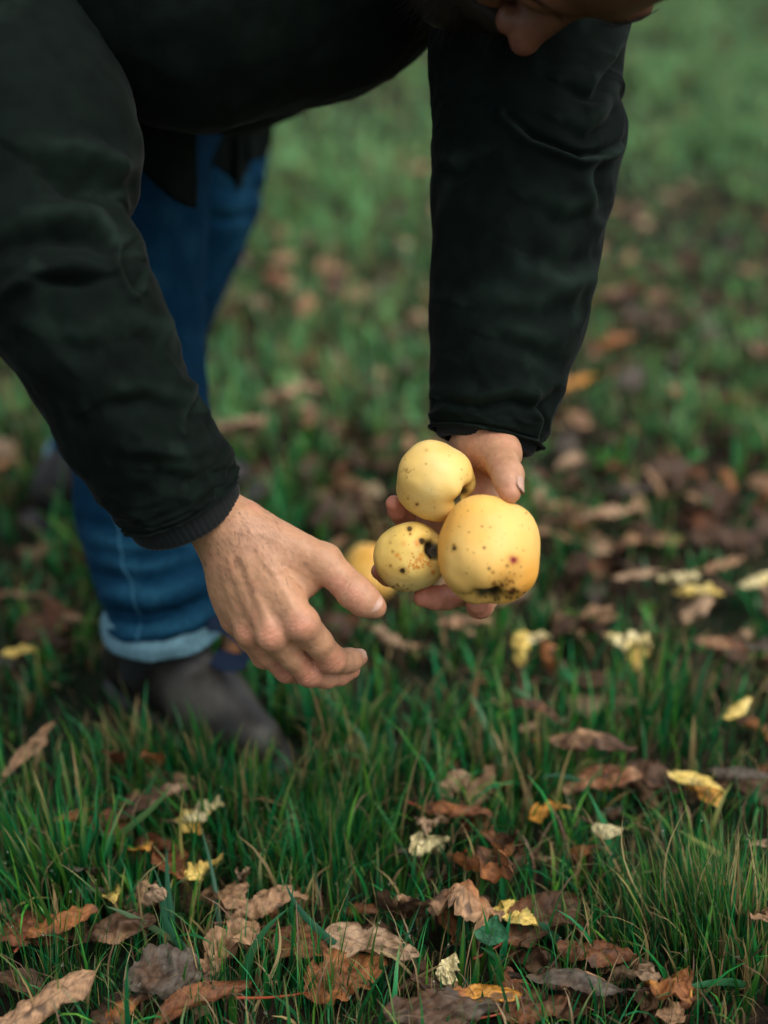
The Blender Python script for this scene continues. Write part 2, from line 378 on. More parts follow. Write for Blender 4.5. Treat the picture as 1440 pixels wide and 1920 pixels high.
parts.append(tuft(560, 1450, 160, .05, .10, 1.8, .2, False, .08))
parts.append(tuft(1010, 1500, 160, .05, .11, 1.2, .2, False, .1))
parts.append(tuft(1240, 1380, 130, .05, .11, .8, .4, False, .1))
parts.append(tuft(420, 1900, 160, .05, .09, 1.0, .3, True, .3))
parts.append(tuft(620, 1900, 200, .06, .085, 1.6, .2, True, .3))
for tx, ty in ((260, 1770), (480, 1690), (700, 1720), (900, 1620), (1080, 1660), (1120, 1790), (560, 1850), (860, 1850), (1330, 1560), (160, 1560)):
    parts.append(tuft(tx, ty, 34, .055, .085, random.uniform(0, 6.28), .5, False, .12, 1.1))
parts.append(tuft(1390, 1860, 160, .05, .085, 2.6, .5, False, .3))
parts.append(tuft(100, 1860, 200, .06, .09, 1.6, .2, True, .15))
# the single broad blades that stand out in front, each from its root to its tip
def one_blade(base, tip, w, col, arch=.0, nseg=9):
    base = np.array(base); tip = np.array(tip); t = np.linspace(0, 1, nseg + 1)[:, None]
    bow = random.uniform(-.010, .010) * np.linalg.norm(tip - base) / .09
    C = base + (tip - base) * t + np.array([bow, 0, 0]) * np.sin(np.pi * t ** 1.4) + np.array([0, 0, 1.0]) * arch * (4 * t * (1 - t)) * .5
    T = np.gradient(C, axis=0); T /= np.linalg.norm(T, axis=1)[:, None]
    S = np.cross(T, np.array([.1, -.9, .45])); S /= np.linalg.norm(S, axis=1)[:, None]
    N = np.cross(T, S); wd = w * .5 * np.clip(1.1 - 1.1 * t ** 3, .05, 1) * np.minimum(1, .6 + t)
    V = np.stack([C - S * wd + N * wd * .35, C, C + S * wd + N * wd * .35], 1).reshape(-1, 3)
    return V, grid_faces(nseg + 1, 3), np.tile(np.array(col), (len(V), 1)) * (1 + .15 * vnoise(V * 60))[:, None]
gB = [.028, .13, .050]; gC = [.022, .095, .048]; sW = [.42, .32, .15]; sO = [.55, .13, .03]
for (x0, y0, x1, y1, h1, w, c_, ar) in [
    (735, 1850, 535, 1655, .085, .0062, gC, .004), (440, 1880, 545, 1700, .075, .006, gB, .01), (330, 1800, 312, 1590, .08, .0055, gC, 0),
    (305, 1810, 285, 1620, .07, .0045, gC, 0), (395, 1830, 300, 1690, .06, .0062, gC, 0), (370, 1790, 200, 1700, .055, .005, [.10, .17, .08], .02),
    (425, 1860, 375, 1545, .075, .004, gC, 0), (470, 1900, 520, 1720, .07, .003, sW, .0), 
    (170, 1660, 140, 1470, .09, .007, gB, 0), (240, 1570, 300, 1440, .09, .006, [.05, .17, .06], .0), (130, 1640, 320, 1470, .09, .0055, [.09, .19, .06], .02),
    (400, 1500, 420, 1370, .09, .0065, [.03, .15, .04], 0), (720, 1500, 715, 1330, .10, .006, gB, 0), (950, 1480, 880, 1300, .06, .005, [.10, .22, .10], .05),
    (1090, 1400, 960, 1290, .07, .0055, [.10, .22, .10], .03), (1110, 1290, 1150, 1190, .08, .006, gB, 0), (1300, 1380, 1340, 1210, .09, .005, gB, .0),
    (960, 1830, 900, 1775, .05, .0055, gB, 0), (1075, 1800, 1010, 1730, .04, .007, gC, .02), (910, 1760, 870, 1640, .07, .0045, gC, .0),
    (850, 1660, 820, 1580, .07, .004, gB, 0), (1180, 1790, 1090, 1680, .05, .0014, sW, 0), (1200, 1690, 1090, 1510, .09, .0016, sW, 0),
    (1265, 1780, 1170, 1520, .12, .0016, sW, 0), (1260, 1770, 1290, 1510, .12, .0015, sW, .0), (1300, 1800, 1340, 1590, .10, .0018, sW, 0),
    (1310, 1830, 1385, 1550, .10, .0012, sW, 0), (1330, 1750, 1290, 1570, .10, .0016, sW, .0), (355, 1690, 345, 1480, .11, .003, [.28, .25, .07], 0),
    (610, 1760, 565, 1500, .10, .0009, gC, .0), (640, 1780, 665, 1590, .08, .0009, gC, .0), (1180, 1530, 1010, 1460, .05, .005, gC, .04),
    (1440, 1860, 1230, 1870, .05, .006, gB, .03), (1435, 1800, 1280, 1700, .04, .005, gC, .05), (1420, 1640, 1270, 1555, .05, .005, [.25, .26, .08], .01),
    (700, 1880, 790, 1690, .07, .002, gC, 0), (800, 1860, 700, 1780, .06, .0022, sW, .02), (730, 1870, 830, 1810, .05, .0025, sW, .02)]:
    parts.append(one_blade(G(x0, y0) - np.array([0, 0, .006]), G(x1, y1, h1), w, c_, ar))
gV, gF, gC_ = join(parts)
gr = link('grass', mesh_np('grass', gV, gF, gC_), M_grass); tag(gr, kind='stuff')
print('grass quads', len(gF))
# dew beads on the near blades
cand = np.where((gV[:, 1] < 1.9) & (gV[:, 2] > .035))[0]
sel = rng.choice(cand, 900, replace=False); run = []
for i in rng.choice(cand, 70, replace=False):
    run.append(i)
ico_v = np.array([[0, 0, 1], [1, 0, 0], [0, 1, 0], [-1, 0, 0], [0, -1, 0], [0, 0, -1]], float)
def sph(nu=7, nv=6):
    u = np.linspace(0, 2 * np.pi, nu, endpoint=False); v = np.linspace(.05, np.pi - .05, nv)
    U, W = np.meshgrid(v, u, indexing='ij')
    return np.stack([np.sin(U) * np.cos(W), np.sin(U) * np.sin(W), np.cos(U)], -1).reshape(-1, 3), grid_faces(nv, nu, True)
sv, sf = sph()
cen = gV[sel]; rad = rng.uniform(.0004, .0014, len(sel))
dV = (cen[:, None] + sv[None] * rad[:, None, None]).reshape(-1, 3); dF = (sf[None] + (np.arange(len(sel)) * len(sv))[:, None, None]).reshape(-1, 4)
dw = link('dew_drops', mesh_np('dew_drops', dV, dF), M_dew); tag(dw, kind='stuff')

# ------------------------------------------------------------------ fallen leaves
LC = dict(tan=(.34, .195, .10), orange=(.28, .105, .032), rust=(.150, .055, .020), brown=(.080, .041, .020), grey=(.090, .072, .052),
          yellow=(.72, .52, .13), cream=(.68, .58, .30), pink=(.37, .24, .14), green=(.03, .14, .06), amber=(.55, .25, .04))
LNAME = dict(tan='tan', orange='orange brown', rust='rust red', brown='dark brown', grey='grey brown', yellow='yellow', cream='pale yellow', pink='pinkish tan', green='green', amber='amber')
def leaf_geo(L, W, colname, roll=.8, arch=.5, crinkle=.1, nu=26, nv=13, seed=0., serr=.04, tear=0, second=None):
    t = np.linspace(0, 1, nu)[:, None]; u = np.linspace(-1, 1, nv)[None, :]
    w = W * .5 * np.sin(np.pi * np.clip(t, .0, 1) ** .82) ** .72 * (1 - .12 * t) + .0006
    bite = .30 * sstep(.25, .6, vnoise(np.stack([t * 7 + seed * 3 + 0 * u, np.sign(u) + 0 * t, 0 * t + 0 * u + seed], -1)))
    edge = 1 - bite * (np.abs(u) > .01) * (colname not in ('yellow', 'cream', 'green')) + serr * np.sin(t * 95 + seed) * (np.abs(u) > .9) + .10 * vnoise(np.stack([t * 5 + 0 * u, u * 0.4 + 0 * t + seed, 0 * t + 0 * u + seed], -1)) * np.abs(u)
    x = t * L + 0 * u; y = u * w * edge
    z = crinkle * W * (.55 * vnoise(np.stack([x / L * 5 + seed, y / W * 4, 0 * x + seed], -1)) + .45 * vnoise(np.stack([x / L * 13 + seed, y / W * 9, 0 * x], -1)))
    cr = fbm(np.stack([x / L * 3.2 + seed * 2, y / W * 2.6, 0 * x + seed], -1), 3); z = z + crinkle * W * 1.1 * (.35 - 2.2 * np.abs(cr))
    ec = vnoise(np.stack([t * 2.6 + seed + 0 * u, np.sign(u) * 3 + 0 * t, 0 * t + 0 * u], -1)); z = z + W * .22 * np.abs(u) ** 3 * ec
    vein = np.abs(((t * 8.5 - np.abs(u) * 1.7) % 1) - .5)               # side veins
    z = z - .012 * W * (vein < .12) + .02 * W * np.exp(-(u / .06) ** 2)
    ru = np.sign(roll) * W * .5 / max(abs(roll), .05)
    ph = y / ru; y2 = (ru - z) * np.sin(ph); z2 = ru - (ru - z) * np.cos(ph)
    tw = 1.1 * vnoise(np.array([[seed, 3.3, 1.]]))[0] * (t - .5)
    y3 = y2 * np.cos(tw) - z2 * np.sin(tw); z3 = y2 * np.sin(tw) + z2 * np.cos(tw)
    ra = -np.sign(arch) * L / max(abs(arch), .05); pa = (x - L / 2) / ra
    x4 = (ra - z3) * np.sin(pa); z4 = ra - (ra - z3) * np.cos(pa)
    V = np.stack([x4 + 0 * y3, y3 + 0 * x4, z4], -1).reshape(-1, 3)
    V[:, 2] -= V[:, 2].min()
    c = np.array(LC[colname]); s = np.array(LC[second]) if second else c * np.array([.55, .5, .5])
    q = np.stack([x * 45 + seed, y * 45, 0 * x + seed], -1)
    f = fbm(q, 4); f2 = fbm(q * 3.1 + 9, 3)
    C = mixc(c * np.ones(f.shape + (3,)), s, sstep(-.05, .5, f)) * (1 + .28 * f2[..., None])
    C = C * (1 - .38 * (vein < .10) * (np.abs(u) > .05))[..., None] * (1 - .45 * np.exp(-(u / .05) ** 2) * (t > -1))[..., None]
    if colname not in ('green',):
        C = mixc(C, np.array([.05, .03, .02]), .75 * sstep(.42, .55, fbm(q * 2.2 + 31, 2)))
        if colname not in ('yellow', 'cream'): C = C * (1 - .3 * sstep(.8, 1., np.abs(u) + 0 * t))[..., None]
    C = np.clip(C.reshape(-1, 3), .004, 1)
    F = grid_faces(nu, nv)
    if tear:
        mid = V[F].mean(1); fu = (F % nv).mean(1) / (nv - 1) * 2 - 1; ft = (F // nv).mean(1) / (nu - 1)
        k = np.ones(len(F), bool)
        for j in range(tear):
            a, b = .35 + .35 * ((seed * 7.1 + j * .37) % 1), -.6 + 1.2 * ((seed * 3.7 + j * .53) % 1)
            k &= ((ft - a) / .06) ** 2 + ((fu - b) / .16) ** 2 > 1
        F = F[k]
    base = np.array([V[(nv // 2)]])[0]; d = V[nv // 2] - V[nv + nv // 2]; d = d / np.linalg.norm(d)
    return V, F, C, base, d
def stalk_geo(base, d, L, r=.0007, up=.3):
    C = np.array([base + d * L * t + np.array([0, 0, up * L * t * t]) for t in np.linspace(-.08, 1, 6)])
    return tube_simple(C, np.linspace(r, r * 1.5, 6), 6)
M_stalk = mat('leaf_stalk', rough=.5, colour=(.24, .045, .014)); M_stalk2 = mat('leaf_stalk_brown', rough=.6, colour=(.10, .05, .03))
LEAVES = []                                                   # every single leaf, for the labels
def orient(o, px, py, lift, ang, pitch, rollx):
    g = G(px, py, lift); o.location = (g[0], g[1], g[2] + gh(np.array([g[0]]), np.array([g[1]]))[0])
    o.rotation_mode = 'XYZ'; o.rotation_euler = (math.radians(rollx), math.radians(-pitch), math.radians(ang))
def hero(px, py, L, W, ang, c, roll=.8, arch=.5, pitch=0, rx=0, lift=.02, crinkle=.1, tear=0, second=None, stalk=None, extra=''):
    seed = (px * .37 + py * .11) % 13.7
    V, F, C, b, d = leaf_geo(L / 100 * (1.06 if py > 1450 else 1), W / 100 * (1.04 if py > 1450 else 1), c, 1.2 * roll * (1.15 if abs(roll) < 1.2 else 1), arch, crinkle * 1.3, 38, 21, seed, .04, tear, second)
    o = link('fallen_leaf', mesh_np('leaf_blade', V, F, C), M_leaf); orient(o, px, py, lift, ang, pitch, rx)
    if stalk:
        sV, sF = stalk_geo(b, d, stalk / 100, .0008, .2); link('leaf_stalk', mesh_np('leaf_stalk', sV, sF), M_stalk if c in ('orange', 'rust', 'amber', 'brown') else M_stalk2, o)
    LEAVES.append(dict(o=o, px=px, py=py, c=c, roll=roll, L=L, W=W, hero=True, tear=tear, extra=extra))
    return o
hero(862, 1745, 7.6, 6.4, 255, 'tan', -.55, .3, 48, 0, .045, .13, 0, 'orange', 1.5)
hero(935, 1650, 8.0, 5.2, 290, 'orange', .9, .6, 30, 12, .045, .15, 3, 'brown', 2.5)
hero(1065, 1866, 8.2, 3.6, 172, 'grey', -1.2, 1.0, 0, 35, .03, .08, 0, 'brown', 1.5)
hero(1197, 1850, 7.6, 2.6, 285, 'pink', .7, .4, 45, 10, .035, .12, 0, 'tan')
hero(1262, 1885, 5.6, 4.0, 285, 'orange', .8, .4, 40, 0, .03, .1, 0, 'amber', 3.0)
hero(905, 1880, 5.4, 1.7, 4, 'amber', .6, .4, 0, 20, .03, .08, 0, 'orange', .8)
hero(830, 1905, 8.0, 3.4, 8, 'brown', -.7, .5, 0, 25, .03, .12, 0, 'grey')
hero(1412, 1750, 7.6, 2.8, 275, 'tan', 1.3, .5, 50, 0, .04, .1, 0, 'pink')
hero(285, 1690, 9.0, 3.2, 300, 'pink', -.8, .5, 38, 15, .04, .16, 2, 'tan')
hero(262, 1600, 4.6, 2.2, 295, 'amber', .5, .3, 40, 0, .04, .06, 0, 'tan')
hero(322, 1628, 5.2, 3.2, 300, 'rust', .7, .3, 20, 0, .035, .08, 0, 'orange', 2.0)
hero(505, 1715, 6.8, 4.2, 12, 'tan', -1.2, .9, 10, -25, .035, .13, 0, 'brown', 1.0)
hero(560, 1775, 5.5, 4.0, 330, 'rust', .5, .4, 10, 0, .025, .1, 0, 'brown')
hero(120, 1742, 5.6, 3.4, 20, 'orange', -.8, .5, 10, -20, .035, .1, 0, 'brown', 1.5)
hero(230, 1745, 5.2, 3.0, 10, 'brown', -.6, .5, 5, 10, .03, .1, 0, 'tan')
hero(305, 1840, 5.6, 4.2, 200, 'grey', -.6, .5, 0, -30, .035, .12, 0, 'brown', 2.2)
hero(380, 1895, 7.2, 2.8, 28, 'rust', .9, .5, 0, -10, .03, .06, 0, 'orange', 4.5)
hero(90, 1895, 7.4, 3.6, 38, 'tan', -1.6, .2, 10, 20, .035, .05, 0, 'pink', 1.0)
hero(700, 1778, 7.2, 2.8, 340, 'pink', .7, -.6, 0, 20, .03, .1, 0, 'tan')
hero(650, 1838, 6.4, 4.0, 20, 'orange', .5, .4, 12, 10, .02, .12, 0, 'rust', 5.5)
hero(748, 1715, 5.8, 4.2, 265, 'brown', .7, .4, 55, 0, .04, .08, 0, 'tan')
hero(853, 1530, 6.4, 3.0, 345, 'rust', -.9, .6, 5, -25, .045, .08, 0, 'orange', 1.0)
hero(858, 1482, 3.2, 2.6, 30, 'pink', .9, .5, 20, 0, .035, .15)
hero(808, 1565, 3.6, 2.4, 260, 'pink', .9, .6, 30, 10, .04, .2)
hero(795, 1615, 4.6, 2.6, 240, 'cream', 1.1, .6, 25, 10, .03, .2, 0, 'pink')
hero(1032, 1532, 3.6, 2.3, 15, 'amber', .8, .6, 10, -15, .035, .12, 0, 'tan')
hero(1142, 1572, 3.7, 2.4, 300, 'cream', -1.3, .5, 20, 10, .055, .03, 0, 'cream', 1.4)
hero(1305, 1480, 5.2, 2.8, 325, 'yellow', -1.0, 1.2, 0, -20, .045, .06, 0, 'cream', .8)
hero(1320, 1505, 4.0, 2.6, 300, 'amber', .6, .5, 10, 0, .03, .06, 0, 'yellow')
hero(1385, 1468, 5.2, 2.4, 350, 'grey', -.7, .5, 0, -15, .04, .08)
hero(384, 1538, 4.4, 3.0, 25, 'cream', -1.7, 1.2, 10, -35, .035, .16, 0, 'yellow', 1.0)
hero(366, 1552, 3.0, 2.2, 300, 'yellow', 1.2, 1.2, 10, 15, .03, .16, 0, 'amber')
hero(384, 1650, 4.0, 3.2, 20, 'yellow', -1.8, 1.2, 15, -40, .035, .14, 0, 'amber')
hero(985, 1222, 5.0, 3.0, 80, 'yellow', -1.7, 1.4, 25, -25, .045, .14, 0, 'cream', 1.0)
hero(1005, 1208, 3.8, 2.4, 10, 'cream', -1.5, 1.0, 10, -30, .050, .14, 0, 'yellow')
hero(1180, 1228, 5.0, 3.4, 340, 'cream', -1.9, 1.0, 8, -30, .045, .16, 0, 'yellow')
hero(1200, 1250, 3.6, 2.8, 60, 'yellow', -1.5, 1.2, 20, -20, .035, .16, 0, 'yellow')
hero(1272, 1098, 5.0, 3.0, 350, 'cream', -1.8, .9, 5, -35, .045, .16, 0, 'tan')
hero(1308, 1122, 5.6, 3.4, 345, 'yellow', -1.9, 1.0, 5, -35, .042, .16, 0, 'cream')
hero(36, 1238, 3.8, 2.4, 10, 'yellow', -1.6, 1.0, 5, -30, .040, .12)
hero(4, 882, 5.6, 3.6, 30, 'tan', -1.3, 1.0, 5, -30, .045, .12, 0, 'amber')
hero(205, 1690, 4.6, 2.2, 290, 'yellow', .8, .4, 35, 0, .03, .05, 0, 'amber')
hero(60, 1412, 6.4, 2.6, 50, 'tan', -1.1, .8, 25, 0, .06, .08, 0, 'orange', 1.0)
hero(285, 1432, 5.2, 2.2, 265, 'orange', .7, .5, 50, 0, .055, .1, 0, 'rust')
hero(210, 1425, 4.6, 2.2, 265, 'rust', .7, .5, 50, 0, .055, .1, 0, 'brown')
hero(140, 1538, 3.4, 2.2, 20, 'orange', -.9, .8, 5, -25, .045, .08, 0, 'rust')
hero(155, 1645, 4.2, 3.2, 260, 'grey', .5, .3, 45, 0, .04, .05, 0, 'brown')
hero(300, 1512, 7.2, 3.0, 25, 'brown', -1.1, 1.3, 10, -25, .045, .08, 0, 'pink', 1.0)
hero(1110, 1410, 8.2, 4.2, 340, 'brown', -1.0, .9, 8, -20, .06, .08, 0, 'tan', 1.5)
hero(1000, 1352, 7.2, 2.8, 320, 'brown', -.9, 1.5, 5, -15, .06, .1, 0, 'orange')
hero(1130, 1475, 7.2, 3.0, 10, 'rust', .5, .5, 5, 0, .035, .1, 0, 'tan')
hero(1215, 1480, 6.2, 4.2, 340, 'brown', .5, .4, 5, 0, .03, .08)
hero(1352, 1065, 6.2, 3.4, 20, 'tan', -1.0, .8, 5, -20, .05, .1)
hero(1308, 1152, 4.8, 2.4, 35, 'pink', -.7, .5, 15, -10, .05, .1)
hero(1350, 1222, 6.8, 2.6, 335, 'tan', -.7, .7, 5, -20, .05, .1, 0, 'rust', 1.2)
hero(1425, 1230, 4.6, 3.4, 300, 'grey', .7, .5, 30, 0, .05, .1)
hero(1385, 1345, 3.6, 2.3, 30, 'yellow', -.9, .6, 20, -20, .055, .04, 0, 'cream')
hero(1422, 1095, 4.8, 3.0, 20, 'cream', -.9, .6, 10, -20, .05, .06, 0, 'yellow')
hero(1120, 1160, 6.2, 3.2, 290, 'tan', -.8, .6, 30, 0, .055, .1)
hero(1200, 1085, 6.6, 2.6, 5, 'pink', -.8, .6, 5, -20, .05, .1)
hero(870, 1185, 6.2, 3.4, 350, 'tan', -.8, .6, 8, -20, .04, .12)
hero(1145, 975, 8.0, 4.6, 5, 'pink', -.9, .8, 8, -25, .05, .12, 0, 'tan')
hero(1185, 930, 6.0, 4.0, 345, 'grey', -.9, .8, 8, -25, .05, .1)
hero(1155, 648, 7.5, 5.8, 15, 'orange', -1.3, 1.0, 8, -35, .06, .06, 0, 'orange')
hero(1085, 725, 7.4, 4.4, 20, 'amber', -1.0, .8, 8, -25, .05, .1, 0, 'tan')
hero(455, 812, 8.4, 6.4, 330, 'pink', -.7, .6, 20, -25, .06, .12, 0, 'pink')
hero(545, 745, 9.0, 5.5, 15, 'pink', -1.2, 1.0, 8, -30, .06, .1, 0, 'tan')
hero(575, 580, 7.0, 4.4, 80, 'tan', -.9, .7, 25, -20, .045, .1, 0, 'orange')
hero(1330, 1662, 4.2, 2.4, 300, 'rust', .7, .5, 30, 0, .04, .08, 0, 'orange')
hero(1432, 1600, 5.2, 2.2, 280, 'pink', -.7, .5, 40, 0, .04, .08)
hero(962, 1735, 4.0, 2.6, 330, 'yellow', .6, .5, 10, 0, .025, .06, 0, 'green')
hero(845, 1700, 3.6, 2.8, 280, 'brown', -.6, .4, 40, 0, .055, .1, 0, 'tan')
hero(845, 1825, 2.2, 1.6, 60, 'cream', .6, .4, 30, 0, .03, .2, 0, 'pink')
hero(1020, 1745, 6.8, 4.6, 30, 'brown', .4, .3, 5, 0, .02, .06, 0, 'rust', 3.0)
hero(60, 1775, 6.0, 3.8, 350, 'rust', .5, .4, 5, 0, .02, .08, 0, 'brown')
hero(440, 1785, 5.6, 3.6, 45, 'tan', .6, .5, 15, 0, .025, .12, 0, 'brown')
hero(1000, 1905, 5.0, 3.4, 15, 'rust', .5, .4, 5, 0, .02, .08, 0, 'brown', 2.5)
hero(1120, 1800, 5.6, 3.0, 350, 'rust', -.6, .5, 5, 0, .025, .1, 0, 'brown')
hero(200, 1560, 4.4, 3.2, 330, 'rust', .6, .4, 5, 0, .03, .1, 0, 'brown')
hero(455, 1650, 4.4, 1.6, 275, 'pink', .9, .5, 45, 0, .04, .1, 0, 'tan')
hero(430, 1690, 5.2, 3.6, 300, 'tan', .6, .4, 25, 0, .035, .1, 0, 'rust')
# the rest of the litter: shared leaf meshes, each leaf its own object
protos = []
pk = ['tan', 'pink', 'brown', 'rust', 'grey', 'brown', 'tan', 'brown', 'brown', 'rust', 'pink', 'brown', 'orange', 'tan', 'brown', 'rust']
for i, c_ in enumerate(pk):
    L_, W_ = random.uniform(.042, .068), random.uniform(.024, .038); rl = random.choice([-1, 1, -1]) * random.uniform(.9, 2.8)
    V, F, C, b, d = leaf_geo(L_, W_, c_, rl, random.uniform(.3, 2.0), .17, 18, 11, i * 1.7 + .3, 0, 0, random.choice([None, 'brown', 'tan']))
    sV, sF = stalk_geo(b, d, .012); jV, jF, _ = join([(V, F), (sV, sF)]); C = np.vstack([C, np.tile([.12, .05, .03], (len(sV), 1))])
    me = mesh_np('leaf_blade', jV, jF, C); me.materials.append(M_leaf); protos.append((me, c_, rl, L_ * 100, W_ * 100))
cnt = 0; tries = 0
while cnt < 156 and tries < 9000:
    tries += 1
    py = random.choice([random.uniform(1480, 1915) if random.random() < .55 else random.uniform(1100, 1500), random.uniform(900, 1500), random.uniform(520, 1000), random.uniform(640, 1000)]); px = random.uniform(-40, 1480)
    g = G(px, py)
    if any((g[0] - a) ** 2 + (g[1] - b) ** 2 < (r + .03) ** 2 for a, b, r in BOOTS): continue
    pa = patchy(np.array([g[0]]), np.array([g[1]]))[0]
    if random.random() > .28 + .8 * sstep(.42, .62, pa): continue
    me, c_, rl, L_, W_ = random.choice(protos)
    o = link('fallen_leaf', me); s = random.uniform(.7, 1.15) * (.78 if py > 1400 else 1); o.scale = (s, s, s)
    orient(o, px, py, random.uniform(-.004, .016) + (.016 if py < 1300 else 0), random.uniform(0, 360), random.uniform(-15, 60), random.uniform(-70, 40))
    LEAVES.append(dict(o=o, px=px, py=py, c=c_, roll=rl, L=L_ * s, W=W_ * s, hero=False, tear=0, extra='')); cnt += 1
# and the small dark ones packed under the bigger leaves near the camera
spots_ = [(870, 1720, 90), (960, 1650, 70), (290, 1650, 80), (520, 1760, 80), (1060, 1870, 90), (1230, 1890, 60), (1140, 1440, 110), (1390, 1470, 60), (130, 1760, 70), (690, 1800, 80), (300, 1860, 70), (800, 1880, 80), (900, 1500, 80), (330, 1520, 60)]
for k in range(62):
    a, b_, r_ = spots_[k % len(spots_)]; px = a + random.gauss(0, r_); py = min(b_ + random.gauss(0, r_ * .6), 1915)
    me, c_, rl, L_, W_ = random.choice(protos)
    while c_ in ('pink',) and random.random() < .7: me, c_, rl, L_, W_ = random.choice(protos)
    o = link('fallen_leaf', me); s = random.uniform(.6, .95); o.scale = (s, s, s)
    orient(o, px, py, random.uniform(.0, .022), random.uniform(0, 360), random.uniform(-10, 40), random.uniform(-50, 30))
    LEAVES.append(dict(o=o, px=px, py=py, c=c_, roll=rl, L=L_ * s, W=W_ * s, hero=False, tear=0, extra=''))
# past those three hundred: the leaves strewn over the far turf, joined
fp = []; n = 0
for k in range(6000):
    y = random.uniform(1.5, 9.0) if k > 1500 else random.uniform(1.15, 2.6); x = random.uniform(-1, 1) * (.35 + .36 * y)
    pa = patchy(np.array([x]), np.array([y]))[0]; q = float(sstep(.42, .66, pa)) * .26 + .11 * (y < 2.4) + .06
    q *= 1.0 if y < 2.6 else max(.06, 1 - (y - 2.6) * .55)
    if random.random() > q: continue
    if any((x - a) ** 2 + (y - b) ** 2 < (r + .03) ** 2 for a, b, r in BOOTS): continue
    c_ = random.choice(pk[:12]); L_, W_ = random.uniform(.04, .075), random.uniform(.025, .045)
    V, F, C, _, _ = leaf_geo(L_, W_, c_, random.choice([-1, 1]) * random.uniform(.4, 1.3), random.uniform(.3, 1.2), .1, 8, 5, random.uniform(0, 90))
    a = random.uniform(0, 6.28); ti = random.uniform(-1.0, .6); ca, sa = math.cos(a), math.sin(a); ct, st_ = math.cos(ti), math.sin(ti)
    V = V @ np.array([[1, 0, 0], [0, ct, st_], [0, -st_, ct]]); V = V @ np.array([[ca, sa, 0], [-sa, ca, 0], [0, 0, 1]])
    V = V + np.array([x, y, random.uniform(.005, .03) + (.015 if y > 1.9 else 0) + gh(np.array([x]), np.array([y]))[0]]); fp.append((V, F, C)); n += 1
jV, jF, jC = join(fp)
fl = link('fallen_leaves', mesh_np('fallen_leaves', jV, jF, jC), M_leaf); tag(fl, kind='stuff'); print('leaf litter', n)
# round green leaf of a small weed
V, F, C, b, d = leaf_geo(.024, .026, 'green', .5, .5, .04, 20, 13, 2.0, 0)
wd = link('clover_leaf', mesh_np('weed_leaf', V, F, C), M_leaf); orient(wd, 925, 1748, .05, 70, 35, -15)
tag(wd, 'small round green leaf standing beside the big crinkled tan leaf', 'leaf')
